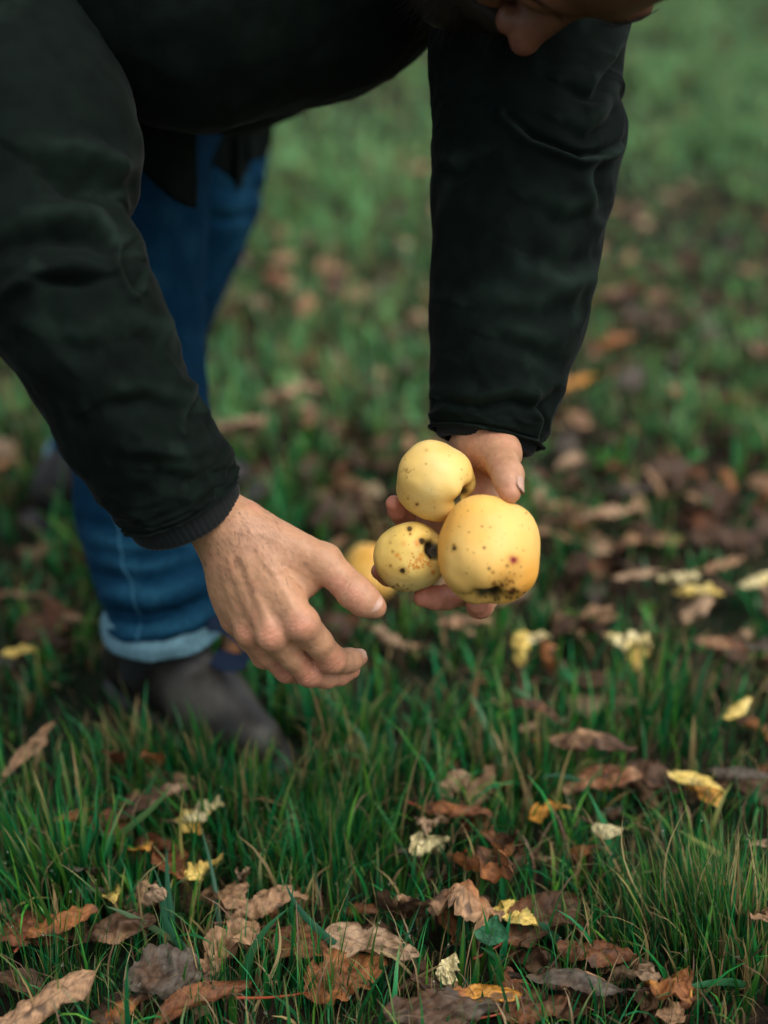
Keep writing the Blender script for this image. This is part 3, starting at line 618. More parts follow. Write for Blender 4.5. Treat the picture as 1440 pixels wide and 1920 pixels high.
# ------------------------------------------------------------------ apples
def apple(name, centre, r, axis, tone, spots, label, ribs=.03, basin=.30, tall=1.0, seed=1., blush=None, group=None, top=.18, res=(190, 240), lump=.028, pit=1.):
    """r: radius in metres; axis: direction of the calyx end; spots: (px, py, size m, colour, strength) on the side one sees"""
    nu, nv = res
    ph = np.linspace(0.004, np.pi - .004, nu)[:, None]; th = np.linspace(0, 2 * np.pi, nv, endpoint=False)[None, :]
    prof = 1 - basin * np.exp(-(ph / .30) ** 2.6) - top * 1.2 * np.exp(-((np.pi - ph) / .36) ** 2)
    prof = prof * (1 + .045 * np.sin(ph) ** 2 - .03 * np.cos(ph))
    sup = (np.abs(np.sin(ph)) ** 2.6 + np.abs(np.cos(ph)) ** 2.6) ** (-1 / 2.6)     # squarish shoulders
    lob = 1 + ribs * np.cos(5 * th + seed) * sstep(1.5, .25, ph) + ribs * .55 * np.cos(3 * th + 2 * seed) + .02 * np.cos(2 * th + seed * 3)
    R = prof * sup * .955 * lob
    d = np.stack([np.sin(ph) * np.cos(th), np.sin(ph) * np.sin(th), np.cos(ph) + 0 * th], -1)
    R = R * (1 + lump * vnoise(d * 2.0 + seed) + .35 * lump * vnoise(d * 4.5 + seed))
    V = (d * R[..., None] * np.array([1, 1, tall])).reshape(-1, 3) * r
    ax = np.asarray(axis, float); ax /= np.linalg.norm(ax)
    t = np.cross(ax, [0.3, .9, .2]); t /= np.linalg.norm(t); b = np.cross(ax, t)
    M = np.stack([t, b, ax], 1); V = V @ M.T
    W = V + centre
    ph1 = np.repeat(ph, nv, 1).ravel()
    c = np.tile(np.array(tone[0]), (len(V), 1))
    c = mixc(c, np.array(tone[1]), sstep(-.35, .45, fbm(V * 26 + seed, 3)))
    c = mixc(c, np.array(tone[2]), .75 * sstep(.55, .05, ph1) * (.6 + .4 * vnoise(V * 60)))
    if blush:
        bp = P(*blush[:2], np.linalg.norm(centre)); dd = proj(W); q = np.hypot(dd[0] - blush[0], dd[1] - blush[1])
        c = mixc(c, np.array(blush[3]), .8 * np.exp(-(q / blush[2]) ** 2) * (.7 + .5 * fbm(V * 90 + 3, 3)))
    c = c * (1 + .06 * fbm(V * 60, 3))[:, None]
    # lenticels
    g = V * 210; cell = np.floor(g); jj = np.stack([_h(*(cell.astype(int).T + k * 13)) for k in range(3)], -1)
    ds = np.linalg.norm(g - cell - .25 - .5 * jj, axis=1); pick = _h(*(cell.astype(int).T + 5)) > .80
    c = mixc(c, np.array([.28, .15, .03]), .65 * pick * sstep(.26, .12, ds))
    px, py, _ = proj(W); tocam = ((CAMP - W) * (W - centre)).sum(1) > 0
    spots = [(a_, b_, c_ * 1.9, (.50, .27, .05), .45 * k_) for a_, b_, c_, d_, k_ in spots if c_ > 2.5] + list(spots)
    for sx, sy, sz, sc, k in spots:
        q = np.hypot(px - sx, py - sy) / (sz * (1 + .22 * vnoise(V * 450 + sx)))
        c = mixc(c, np.array(sc), k * sstep(1.25, .55, q) * tocam)
    c = mixc(c, np.array([.012, .008, .004]), sstep(.42, .25, ph1) * .98 * pit)  # shade of the calyx hollow, painted into the skin colour
    c = mixc(c, np.array([.05, .045, .015]), pit * sstep(.50, .28, ph1) * sstep(.0, .3, vnoise(V * 190)) * .6)
    root = bpy.data.objects.new(name, None); COL.objects.link(root); root.location = centre
    F = grid_faces(nu, nv, True)
    link('fruit', mesh_np('fruit', V, F, np.clip(c, .002, 1)), M_apple, root)
    # dried calyx leaves in the basin
    vs, fs, o = [], [], 0
    for k in range(5):
        a = k * 2 * math.pi / 5 + seed
        e = t * math.cos(a) + b * math.sin(a); s_ = np.cross(ax, e)
        base = ax * r * tall * (1 - basin) * .93
        for q, (rad, up, wd) in enumerate([(.02, .0, .05), (.09, .06, .06), (.15, .13, .012)]):
            for sg in (-1, 1): vs.append(base + e * rad * r * 1.3 + ax * up * r + s_ * sg * wd * r)
        fs += [(o, o + 1, o + 3, o + 2), (o + 2, o + 3, o + 5, o + 4)]; o += 6
    cal = mesh_np('calyx', np.array(vs), np.array(fs), np.tile([.035, .025, .012], (len(vs), 1)))
    link('calyx', cal, M_leaf, root)
    tag(root, label, 'apple', group)
    return root
DK = (.012, .005, .003); BR = (.22, .09, .015); OR = (.62, .22, .02)
YT = ([.80, .50, .14], [.82, .42, .075], [.50, .36, .06]); YG = ([.78, .60, .22], [.76, .52, .13], [.34, .32, .06]); YP = ([.80, .60, .24], [.79, .52, .14], [.45, .38, .09])
def pick_px(n, cx, cy, rx, ry, s0, s1, col, k):
    return [(cx + random.gauss(0, rx), cy + random.gauss(0, ry), random.uniform(s0, s1), col, k) for _ in range(n)]
A3 = P(917, 1034, 1.005); A1 = P(817, 902, 1.03); A2 = P(771, 1044, 1.035)
apple('apple', A3, .0362, [-.06, -.80, -.60], YT,
      [(852, 1028, 4.5, DK, .9), (851, 1022, 3, BR, .7), (908, 1027, 2.8, DK, .85), (963, 1050, 9.5, (.50, .12, .06), .6), (963, 1050, 5.6, (.20, .012, .02), .95), (951, 1061, 3, BR, .8),
       (926, 1095, 5.0, BR, .8), (917, 1066, 3, DK, .8), (924, 1073, 2.6, BR, .8), (904, 987, 2.2, DK, .7), (977, 1063, 2, BR, .8), (981, 1032, 2, BR, .8), (987, 962, 2.2, BR, .8), (888, 1036, 2.2, BR, .7), (861, 987, 2, BR, .7)]
      + pick_px(40, 952, 1098, 22, 12, .9, 2.6, (.30, .08, .02), .75) + pick_px(22, 858, 962, 8, 16, .8, 1.8, (.45, .22, .06), .5) + pick_px(14, 965, 1108, 18, 4, 1.5, 4.5, (.10, .035, .012), .8)
      + pick_px(30, 905, 1010, 45, 45, .7, 1.5, BR, .6) + pick_px(8, 930, 1122, 30, 6, 2, 4, (.03, .03, .01), .7),
      'large golden apple with a red pock mark, held in front of the two other apples', 0.028, .42, 1.06, 1.0, (985, 1095, 55, (.80, .30, .02)))
apple('apple', A1, .0283, [.80, -.56, -.24], YP,
      [(782, 946, 3.4, BR, .9), (782, 946, 1.8, DK, .8), (762, 882, 3, (.4, .22, .06), .7), (765, 935, 2, BR, .7), (799, 844, 3, (.5, .3, .08), .5), (842, 855, 2, BR, .4), (742, 908, 2.4, BR, .7)]
      + pick_px(14, 765, 885, 8, 8, .8, 1.8, BR, .6) + pick_px(30, 800, 930, 30, 30, .6, 1.4, BR, .55),
      'pale yellow apple with a dark hollow end, topmost of the three held in the palm', .035, .50, .98, 2.2, (870, 945, 40, (.66, .44, .05)))
apple('apple', A2, .0252, [.66, -.46, .52], YG,
      [(791, 1015, 7, DK, .95), (768, 992, 5.6, DK, .9), (769, 1001, 3, BR, .8), (814, 1037, 6.2, DK, .95), (755, 1070, 6.0, DK, .95), (744, 1041, 4.5, OR, .75), (790, 1043, 5.5, OR, .6),
       (736, 1034, 3, BR, .6), (795, 977, 3.4, BR, .8), (812, 1073, 3.5, OR, .8), (732, 1061, 3, BR, .6), (732, 1018, 3, BR, .4), (757, 1019, 5, OR, .35), (782, 1018, 6, OR, .6)]
      + pick_px(60, 779, 1057, 13, 8, .8, 2.8, (.58, .20, .02), .75) + pick_px(25, 757, 1104, 14, 5, .8, 2.6, BR, .6) + pick_px(16, 800, 1040, 12, 16, 1, 2.5, OR, .6)
      + pick_px(22, 770, 1040, 35, 35, .6, 1.4, BR, .6),
      'smallest held apple, greenish yellow with black spots and rusty speckles', .02, .30, .97, 3.7)
ga = G(694, 1082, .03); apple('apple', ga + np.array([0, 0, .006]), .033, [.3, .5, .6], YT, pick_px(10, 690, 1070, 25, 14, 1, 3, BR, .6),
      'yellow windfall apple lying in the grass behind the outstretched hand', .03, .3, .95, 5.1, (672, 1060, 22, (.8, .42, .05)))

# ------------------------------------------------------------------ the person
person = bpy.data.objects.new('person', None); COL.objects.link(person); person.location = (-.16, 1.35, 0); bpy.context.view_layer.update()
tag(person, 'person in a dark waxed jacket and rolled blue jeans bending down to gather apples', 'person')
PL = np.array(person.location)
def plink(name, V, F, C, m, parent=None, loc0=None):
    """child of the person, vertices given in world metres"""
    return link(name, mesh_np(name, np.asarray(V) - PL, F, C), m, parent or person)

def finger(S, pts, rad, k=.004):
    for a, b, ra, rb in zip(pts[:-1], pts[1:], rad[:-1], rad[1:]): S.cone(a, b, ra, rb, k)
SK = np.array([.47, .250, .136]); SKR = np.array([.54, .205, .135]); SKD = np.array([.44, .235, .145])
# right hand (reaching, back of the hand to the camera)
pts_all = [P(a, b, c) for a in (270, 750) for b in (830, 1320) for c in (.97, 1.14)]
lo = np.min(pts_all, 0) - .012; hi = np.max(pts_all, 0) + .012
S = SDF(lo, hi, .00105)
zs = np.array([0, .8926, -.4509])            # away from the camera
R_MCP = [P(566, 1170, 1.005), P(512, 1190, 1.012), P(470, 1183, 1.028), P(444, 1160, 1.048)]
R_CAR = [P(452, 990, 1.020), P(438, 1000, 1.022), P(424, 1010, 1.028), P(412, 1020, 1.036)]
# forearm and wrist
S.cone(P(330, 870, 1.03), P(418, 980, 1.028), .0235, .0195, .01); S.cone(P(325, 890, 1.045), P(412, 1000, 1.04), .0225, .0185, .012)
S.cone(P(418, 980, 1.028), P(450, 1010, 1.026), .0195, .018, .012)
for c_, m_, r0, r1 in zip(R_CAR, R_MCP, (.0155, .0155, .0150, .0145), (.0118, .0112, .0106, .0100)):
    S.cone(c_, m_, r0, r1, .011)
S.ell((R_CAR[1] + R_MCP[1]) / 2 + zs * .012, (.032, .014, .040), None, .016)   # palm flesh
S.cone(P(470, 1030, 1.045), P(530, 1140, 1.035), .017, .013, .014)
S.cone(P(428, 1050, 1.055), P(455, 1140, 1.062), .015, .012, .014)             # heel of the hand, little finger side
# thumb
S.cone(P(462, 985, 1.022), P(608, 1054, 1.016), .0155, .0125, .010)
S.cone(P(500, 1030, 1.028), P(590, 1068, 1.022), .015, .010, .012)
S.cone(P(530, 1060, 1.03), P(572, 1095, 1.022), .011, .0085, .012)             # web towards the index finger
th = [P(608, 1054, 1.016), P(640, 1086, 1.012), P(663, 1109, 1.008), P(686, 1128, 1.006), P(704, 1139, 1.006)]
finger(S, th, (.0130, .0108, .0115, .0108, .0078), .005)
S.ell(th[2] - zs * .0025, (.0112, .0112, .0112), None, .004)
# fingers
R_F = [[R_MCP[0], P(597, 1205, 1.018), P(622, 1236, 1.033), P(640, 1240, 1.044), P(656, 1238, 1.053), P(673, 1234, 1.062)],
       [R_MCP[1], P(548, 1232, 1.027), P(580, 1262, 1.040), P(612, 1268, 1.052), P(636, 1264, 1.062), P(660, 1257, 1.072)],
       [R_MCP[2], P(503, 1226, 1.040), P(538, 1256, 1.052), P(568, 1262, 1.068), P(592, 1258, 1.078), P(612, 1250, 1.088)],
       [R_MCP[3], P(468, 1200, 1.058), P(494, 1232, 1.068), P(520, 1242, 1.08), P(540, 1242, 1.088), P(556, 1238, 1.096)]]
R_R = [(.0118, .0101, .0104, .0090, .0088, .0064), (.0112, .0096, .0100, .0088, .0084, .0062), (.0106, .0090, .0094, .0082, .0078, .0058), (.0100, .0080, .0084, .0072, .0068, .0052)]
for f_, r_ in zip(R_F, R_R): finger(S, f_, r_, .0032)
for m_, r_ in zip(R_MCP, (.0098, .0096, .009, .0082)): S.ell(m_ - zs * .0034, (r_, r_, r_), None, .008)     # knuckles
for a, b in ((0, 1), (1, 2), (2, 3)):                                          # webs between the fingers
    S.cone(R_MCP[a] * .6 + R_F[a][1] * .4 + zs * .006, R_MCP[b] * .6 + R_F[b][1] * .4 + zs * .006, .0075, .0075, .008)
for c_, m_ in zip(R_CAR, R_MCP):                                               # tendons
    a = c_ * .45 + m_ * .55 - zs * .0108; b = c_ * .08 + m_ * .92 - zs * .0104; S.cone(a, b, .0014, .0020, .005)
for pl in ([(440, 1030), (470, 1060), (482, 1100), (497, 1140)], [(520, 1010), (530, 1050), (522, 1090), (535, 1125)]):
    for (x0, y0), (x1, y1) in zip(pl[:-1], pl[1:]):
        pass
RHV, RHF = S.mesh()
def skin_finish(V, F, knuckles, redpts, seed, lines=()):
    n = vnormals(V, F)
    px, py, _ = proj(V)
    d = .00032 * fbm(V * 130 + seed, 3) + .00016 * fbm(V * np.array([420, 420, 420]), 2)
    nf = ((CAMP - V) * n).sum(1) > 0
    for poly, w, amp in lines:
        best = np.full(len(V), 1e9)
        for (ax_, ay), (bx_, by) in zip(poly[:-1], poly[1:]):
            dx, dy = bx_ - ax_, by - ay; t = np.clip(((px - ax_) * dx + (py - ay) * dy) / (dx * dx + dy * dy), 0, 1); best = np.minimum(best, np.hypot(px - ax_ - t * dx, py - ay - t * dy))
        d += .5 * nf * amp * np.exp(-(best / w) ** 2)
    for K, dirv, w, amp in knuckles:               # crease lines across the finger over a joint
        q = V - K; al = q @ dirv; dist = np.linalg.norm(q, axis=1)
        d += -amp * np.exp(-(dist / w) ** 2) * (np.cos((al + .0012 * vnoise(V * 220)) * 2 * np.pi / .0026) * .5 + .1)
    V = V + n * d[:, None]
    c = np.tile(SK, (len(V), 1))
    c = mixc(c, SKD, .5 * sstep(-.1, .6, fbm(V * 38 + seed, 3)))
    c = mixc(c, SKR, .35 * sstep(.0, .5, fbm(V * 55 + 5 + seed, 3)))
    for K, w, k in redpts:
        c = mixc(c, SKR * np.array([1.0, .92, .9]), .8 * k * np.exp(-(np.linalg.norm(V - K, axis=1) / w) ** 2))
    g = V * 700; cell = np.floor(g).astype(int); pick = _h(*(cell.T)) > .965       # pores and freckles
    c = mixc(c, SKD * .7, .25 * pick)
    c = c * (1 + .07 * fbm(V * 300, 2))[:, None]
    return V, c
def unit(v): return v / np.linalg.norm(v)
kn = []
for f_ in R_F:
    kn.append((f_[2] - zs * .009, unit(f_[3] - f_[1]), .0085, .0008)); kn.append((f_[4] - zs * .007, unit(f_[5] - f_[3]), .005, .0002))
    kn.append((f_[0] - zs * .012, unit(f_[1] - f_[0]), .009, .0004))
kn.append((th[2] - zs * .010, unit(th[3] - th[1]), .0095, .0008))
red = [(m_ - zs * .01, .009, .75) for m_ in R_MCP] + [(f_[2] - zs * .008, .010, .7) for f_ in R_F] + [(f_[5], .011, .35) for f_ in R_F] + [(th[4], .010, .45), (th[2], .012, .3)]
lines = [([(560, 1150), (520, 1085), (488, 1030)], 8, .0012), ([(506, 1170), (478, 1105), (455, 1045)], 8, .0013), ([(466, 1165), (445, 1105), (430, 1050)], 8, .0012), ([(442, 1145), (424, 1100), (415, 1060)], 7, .0009),
         ([(535, 1130), (500, 1070), (475, 1040)], 8, -.0009), ([(487, 1160), (462, 1100), (443, 1050)], 8, -.0009), ([(455, 1140), (436, 1095)], 7, -.0008),
         ([(590, 1085), (548, 1060), (515, 1075), (490, 1052)], 4.5, .0007), ([(548, 1060), (530, 1020), (490, 1000)], 4.5, .0007), ([(478, 1120), (500, 1090), (496, 1060)], 4, .0006),
         ([(536, 1196), (556, 1222), (590, 1258)], 3, -.0008), ([(600, 1030), (560, 1022), (520, 1000)], 7, .0006)]
RHV, RHC = skin_finish(RHV, RHF, kn, red, 2., lines)
print('right hand', len(RHF))

# left hand (palm up under the apples)
pts_all = [P(a, b, c) for a in (690, 1020) for b in (700, 1190) for c in (.96, 1.13)]
lo = np.min(pts_all, 0) - .012; hi = np.max(pts_all, 0) + .012
S = SDF(lo, hi, .00115)
S.cone(P(915, 730, 1.075), P(906, 820, 1.066), .024, .021, .01); S.cone(P(935, 740, 1.07), P(925, 822, 1.06), .02, .0185, .01)
L_MCP = [P(905, 1040, 1.078), P(868, 1045, 1.082), P(832, 1025, 1.082), P(805, 985, 1.080)]
L_CAR = [P(920, 850, 1.070), P(905, 855, 1.074), P(890, 855, 1.076), P(876, 855, 1.076)]
for c_, m_ in zip(L_CAR, L_MCP): S.cone(c_, m_, .0150, .0118, .012)
S.ell(P(875, 960, 1.078), (.030, .014, .034), None, .014)
# thumb with its mound
S.cone(P(905, 838, 1.060), P(936, 852, 1.040), .0185, .0165, .012)
lt = [P(936, 850, 1.040), P(944, 874, 1.020), P(952, 890, 1.008), P(954, 906, 1.001), P(957, 925, .996)]
finger(S, lt, (.0155, .0112, .0112, .0096, .0074), .004)
L_F = [[L_MCP[0], P(912, 1085, 1.086), P(908, 1122, 1.072), P(902, 1136, 1.055), P(898, 1136, 1.042), P(895, 1132, 1.032)],
       [L_MCP[1], P(868, 1085, 1.088), P(862, 1112, 1.072), P(838, 1120, 1.060), P(815, 1121, 1.052), P(793, 1120, 1.046)],
       [L_MCP[2], P(800, 1060, 1.092), P(768, 1080, 1.085), P(745, 1082, 1.074), P(728, 1078, 1.066), P(712, 1071, 1.058)],
       [L_MCP[3], P(782, 985, 1.088), P(765, 975, 1.080), P(754, 966, 1.070), P(746, 956, 1.060), P(738, 944, 1.052)]]
L_R = [(.0118, .0105, .0100, .0092, .0088, .0075), (.0116, .0102, .0098, .0090, .0086, .0070), (.011, .0098, .0092, .0084, .0080, .0066), (.010, .0086, .0084, .0078, .0074, .0060)]
for f_, r_ in zip(L_F, L_R): finger(S, f_, r_, .0032)
for a, b in ((0, 1), (1, 2), (2, 3)): S.cone(L_MCP[a], L_MCP[b], .010, .010, .008)
LHV, LHF = S.mesh()
kl = [(lt[2] + np.array([.008, -.008, .004]), unit(lt[3] - lt[1]), .010, .0006), (P(905, 890, 1.04), unit(np.array([1., 0, -.35])), .014, .0007), (P(915, 862, 1.035), unit(np.array([-.3, 0, 1.])), .013, .0004)]
redl = [(f_[5], .016, 1.0) for f_ in L_F] + [(f_[4], .014, .9) for f_ in L_F] + [(lt[4], .010, .6), (P(890, 880, 1.05), .02, .4)]
LHV, LHC = skin_finish(LHV, LHF, kl, redl, 8.)
print('left hand', len(LHF))

# head, hanging with the face down
HC = unit(np.array([.58, -.80, .05])); HF = np.array([-.04, -.22, -.97]); HF = unit(HF - HC * (HF @ HC)); HX = np.cross(HC, HF)   # crown, face, side
NOSE = P(984, 78, .985)
HO = NOSE - (HF * .112 - HC * .035)
def Hd(x, y, z): return HO + HX * x - HF * y + HC * z
Rm = np.stack([HX, -HF, HC])
S = SDF(HO - .24, HO + .20, .0024)
def he(c, r, k=.008, sub=False): S.ell(Hd(*c), r, Rm, k, sub)
he((0, .02, .045), (.077, .098, .088)); he((0, -.03, .02), (.066, .062, .075), .02); he((0, -.025, -.045), (.058, .06, .06), .02)
S.cone(Hd(0, -.078, -.100), Hd(.056, -.005, -.062), .019, .018, .02); S.cone(Hd(0, -.078, -.100), Hd(-.056, -.005, -.062), .019, .018, .02)
he((0, -.082, -.075), (.030, .018, .025), .014)
for s_ in (-1, 1):
    he((s_ * .034, -.080, .020), (.028, .014, .010), .010); he((s_ * .032, -.102, -.002), (.021, .022, .014), .008, True)
    he((s_ * .032, -.072, .000), (.0125, .0125, .0125), .002); he((s_ * .032, -.0745, .005), (.0140, .0120, .0085), .002)
    he((s_ * .046, -.066, -.028), (.022, .020, .020), .018)
    he((s_ * .078, .012, -.008), (.009, .020, .031), .004); he((s_ * .084, .006, -.008), (.005, .011, .018), .003, True)
    he((s_ * .0135, -.099, -.041), (.0078, .0100, .0082), .005); he((s_ * .0085, -.104, -.051), (.0035, .006, .004), .003, True)
S.cone(Hd(0, -.086, .010), Hd(0, -.108, -.032), .0075, .0095, .008); he((0, -.111, -.036), (.0105, .0110, .0105), .005); S.cone(Hd(0, -.082, -.010), Hd(0, -.098, -.032), .0095, .0105, .010)
he((0, -.096, -.067), (.024, .008, .0055), .004); he((0, -.095, -.077), (.021, .009, .006), .004)
S.cone(Hd(0, .03, -.05), Hd(0, .062, -.14), .054, .052, .02)
HV, HFc = S.mesh(); hc = np.tile(np.array([.13, .055, .028]), (len(HV), 1)); ql = (HV - HO) @ Rm.T  # face skin much darker than the hands: its shade is painted in
hc = mixc(hc, SKR * .42, .6 * np.exp(-(np.linalg.norm(ql - np.array([0, -.112, -.037]), axis=1) / .022) ** 2))
hc = mixc(hc, np.array([.45, .12, .09]), .8 * ((np.abs(ql[:, 0]) < .024) & (ql[:, 1] < -.088) & (np.abs(ql[:, 2] + .072) < .010)))
hc = hc * (1 + .12 * fbm(HV * 60, 3))[:, None]
# trunk under the clothes: neck, torso, arms, pelvis
SHR, SHL = P(130, -330, 1.16), P(1040, -330, 1.13)
HIPR, HIPL = np.array([-.20, 1.60, .84]), np.array([-.16, 1.78, .82])
PEL = np.array([-.17, 1.66, .86]); J1, J2, J3, J4 = P(400, -75, 1.28), P(560, -110, 1.16), P(800, -220, 1.12), P(160, -220, 1.12)
UPB = np.array([0, .03, .02])
ELR, ELL = P(65, 450, .985), P(985, 250, 1.10)
S = SDF([-.55, .75, .30], [.45, 2.0, 1.05], .007)
S.cone(PEL, J1, .11, .09, .04); S.cone(J1, J2, .09, .07, .04); S.cone(J2, J3, .07, .06, .04); S.cone(SHR, SHL, .05, .05, .03); S.cone(J1, (SHR + SHL) / 2, .08, .06, .03)
S.cone((SHR + SHL) / 2, Hd(0, .06, -.12), .05, .05, .02)
S.cone(SHR, P(10, 130, 1.07), .048, .044, .02); S.cone(P(10, 130, 1.07), ELR, .044, .040, .02); S.cone(ELR, P(325, 880, 1.02), .038, .024, .02); S.cone(SHL, ELL, .048, .040, .03); S.cone(ELL, P(912, 760, 1.075), .038, .024, .02)
KNR, KNL = P(255, 330, 1.42), P(372, 340, 1.62)
S.cone(HIPR, KNR, .085, .055, .04); S.cone(HIPL, KNL, .085, .055, .04); S.cone(KNR, P(300, 1100, 1.36), .05, .032, .02)
TV, TF = S.mesh(); tcC = np.tile(SK * .9, (len(TV), 1))
bV, bF, bC = join([(RHV, RHF, RHC), (LHV, LHF, LHC), (HV, HFc, hc), (TV, TF, tcC)])
plink('body', bV, bF, np.clip(bC, .003, 1), M_skin)

def nail(A, B, r, n, L=.012, span=1.0):
    A = np.asarray(A); B = np.asarray(B); d = unit(B - A); n = unit(n - d * (n @ d)); s_ = np.cross(d, n)
    u = np.linspace(-1, 1, 13)[:, None]; v = np.linspace(-1, 1, 11)[None, :]
    ln = L * .5 * (1 - .28 * np.abs(v) ** 3) * u; ang = v * span * (1 - .25 * np.abs(u) ** 4)
    rr = r * (1.0 - .10 * (u > .6) * 0)
    mid = B - d * L * .30
    V = mid + d * ln[..., None] + (n * np.cos(ang)[..., None] + s_ * np.sin(ang)[..., None]) * (r * (1 - .13 * (u + 1) * .5))[..., None]
    V2 = V - (V - (mid + d * ln[..., None])) * .08
    F = grid_faces(13, 11); a, _, _ = join([(V.reshape(-1, 3), F), (V2.reshape(-1, 3), F[:, ::-1])])
    return a, np.vstack([F, F[:, ::-1] + 143])
def add_nail(*a, **k):
    V, F = nail(*a, **k); plink('fingernail', V, F, None, M_nail)
add_nail(th[3], th[4], .0108, -zs + np.array([.30, 0, .45]), L=.0135, span=.85)
add_nail(R_F[0][4], R_F[0][5], .0082, np.array([.1, -.35, .9]), L=.010, span=.8)
add_nail(lt[3], lt[4], .0110, np.array([.93, -.42, .15]), L=.0125, span=.75)
# fine dark hairs over the wrist and the back of the hand
hs = []
nn = vnormals(RHV, RHF); px, py, _ = proj(RHV)
facing = ((CAMP - RHV) * nn).sum(1) > .2
d1 = np.hypot(px - 455, py - 1000) / 75
w_ = facing * (np.exp(-d1 ** 2) * (py > 940) * .9 + .10 * np.exp(-(np.hypot(px - 500, py - 1090) / 90) ** 2) + .35 * np.exp(-(np.hypot(px - 425, py - 1060) / 45) ** 2))
idx = rng.choice(len(RHV), 520, p=w_ / w_.sum())
gd = unit(P(520, 1080, 1.02) - P(430, 960, 1.03))
for i in idx:
    n = nn[i]; d = gd + rng.normal(0, .28, 3); d = d - n * (d @ n); d = unit(d); Lh = random.uniform(.003, .0075); sd_ = np.cross(n, d) * random.uniform(-.4, .4)
    C = np.array([RHV[i] + d * Lh * t + sd_ * Lh * t * t + n * Lh * (.30 * t - .22 * t * t) for t in (0, .33, .66, 1)])
    hs.append(tube_simple(C, np.array([.00005, .000045, .00004, .00002]), 3))
hV, hF, _ = join(hs); tag(plink('arm_hair', hV, hF, None, M_hair), kind='stuff')
# beard and head hair
S = SDF(HO - .2, HO + .2, .0035)
he((0, -.072, -.112), (.040, .034, .034), .02)
for s_ in (-1, 1): S.cone(Hd(s_ * .02, -.082, -.100), Hd(s_ * .052, -.012, -.052), .026, .017, .02); S.cone(Hd(s_ * .052, -.012, -.052), Hd(s_ * .064, .002, .004), .016, .007, .012); S.cone(Hd(s_ * .003, -.099, -.062), Hd(s_ * .034, -.082, -.080), .0105, .010, .008)
bv, bf = S.mesh()
def fuzz(V, F, n, L, dirv, r=.00012):
    nn = vnormals(V, F); out = []
    for i in rng.choice(len(V), n):
        d = unit(nn[i] * .7 + dirv * .8 + rng.normal(0, .35, 3)); k = rng.normal(0, .3, 3)
        C = np.array([V[i] + d * L * t + k * L * t * t * .5 for t in (0, .5, 1)]); out.append(tube_simple(C, np.array([r, r * .8, r * .3]), 3))
    return join(out)[:2]
f1 = fuzz(bv, bf, 1800, .014, HF * .6 - HC * .6); v_, q_, _ = join([(bv, bf), f1]); plink('beard', v_, q_, None, M_hair)
S = SDF(HO - .2, HO + .22, .004)
he((0, .035, .062), (.083, .098, .086), .01); he((0, -.075, .02), (.075, .06, .055), .01, True)
hv, hf = S.mesh(); f1 = fuzz(hv, hf, 6000, .011, HC * .9 + HF * -.4); v_, q_, _ = join([(hv, hf), f1]); plink('hair', v_, q_, None, M_hair)
for s_ in (-1, 1):
    vs = [tube_simple(np.array([Hd(s_ * (.016 + .034 * t), -.0955 + .012 * t, .0185 + .006 * math.sin(t * 3)) + rng.normal(0, .0012, 3), Hd(s_ * (.022 + .034 * t), -.0975 + .012 * t, .024 + .006 * math.sin(t * 3)), Hd(s_ * (.030 + .034 * t), -.094 + .013 * t, .025 + .006 * math.sin(t * 3))]), [.0002, .0002, .0001], 3) for t in np.linspace(0, 1, 45)]
    v_, q_, _ = join(vs); plink('eyebrow', v_, q_, None, M_hair)

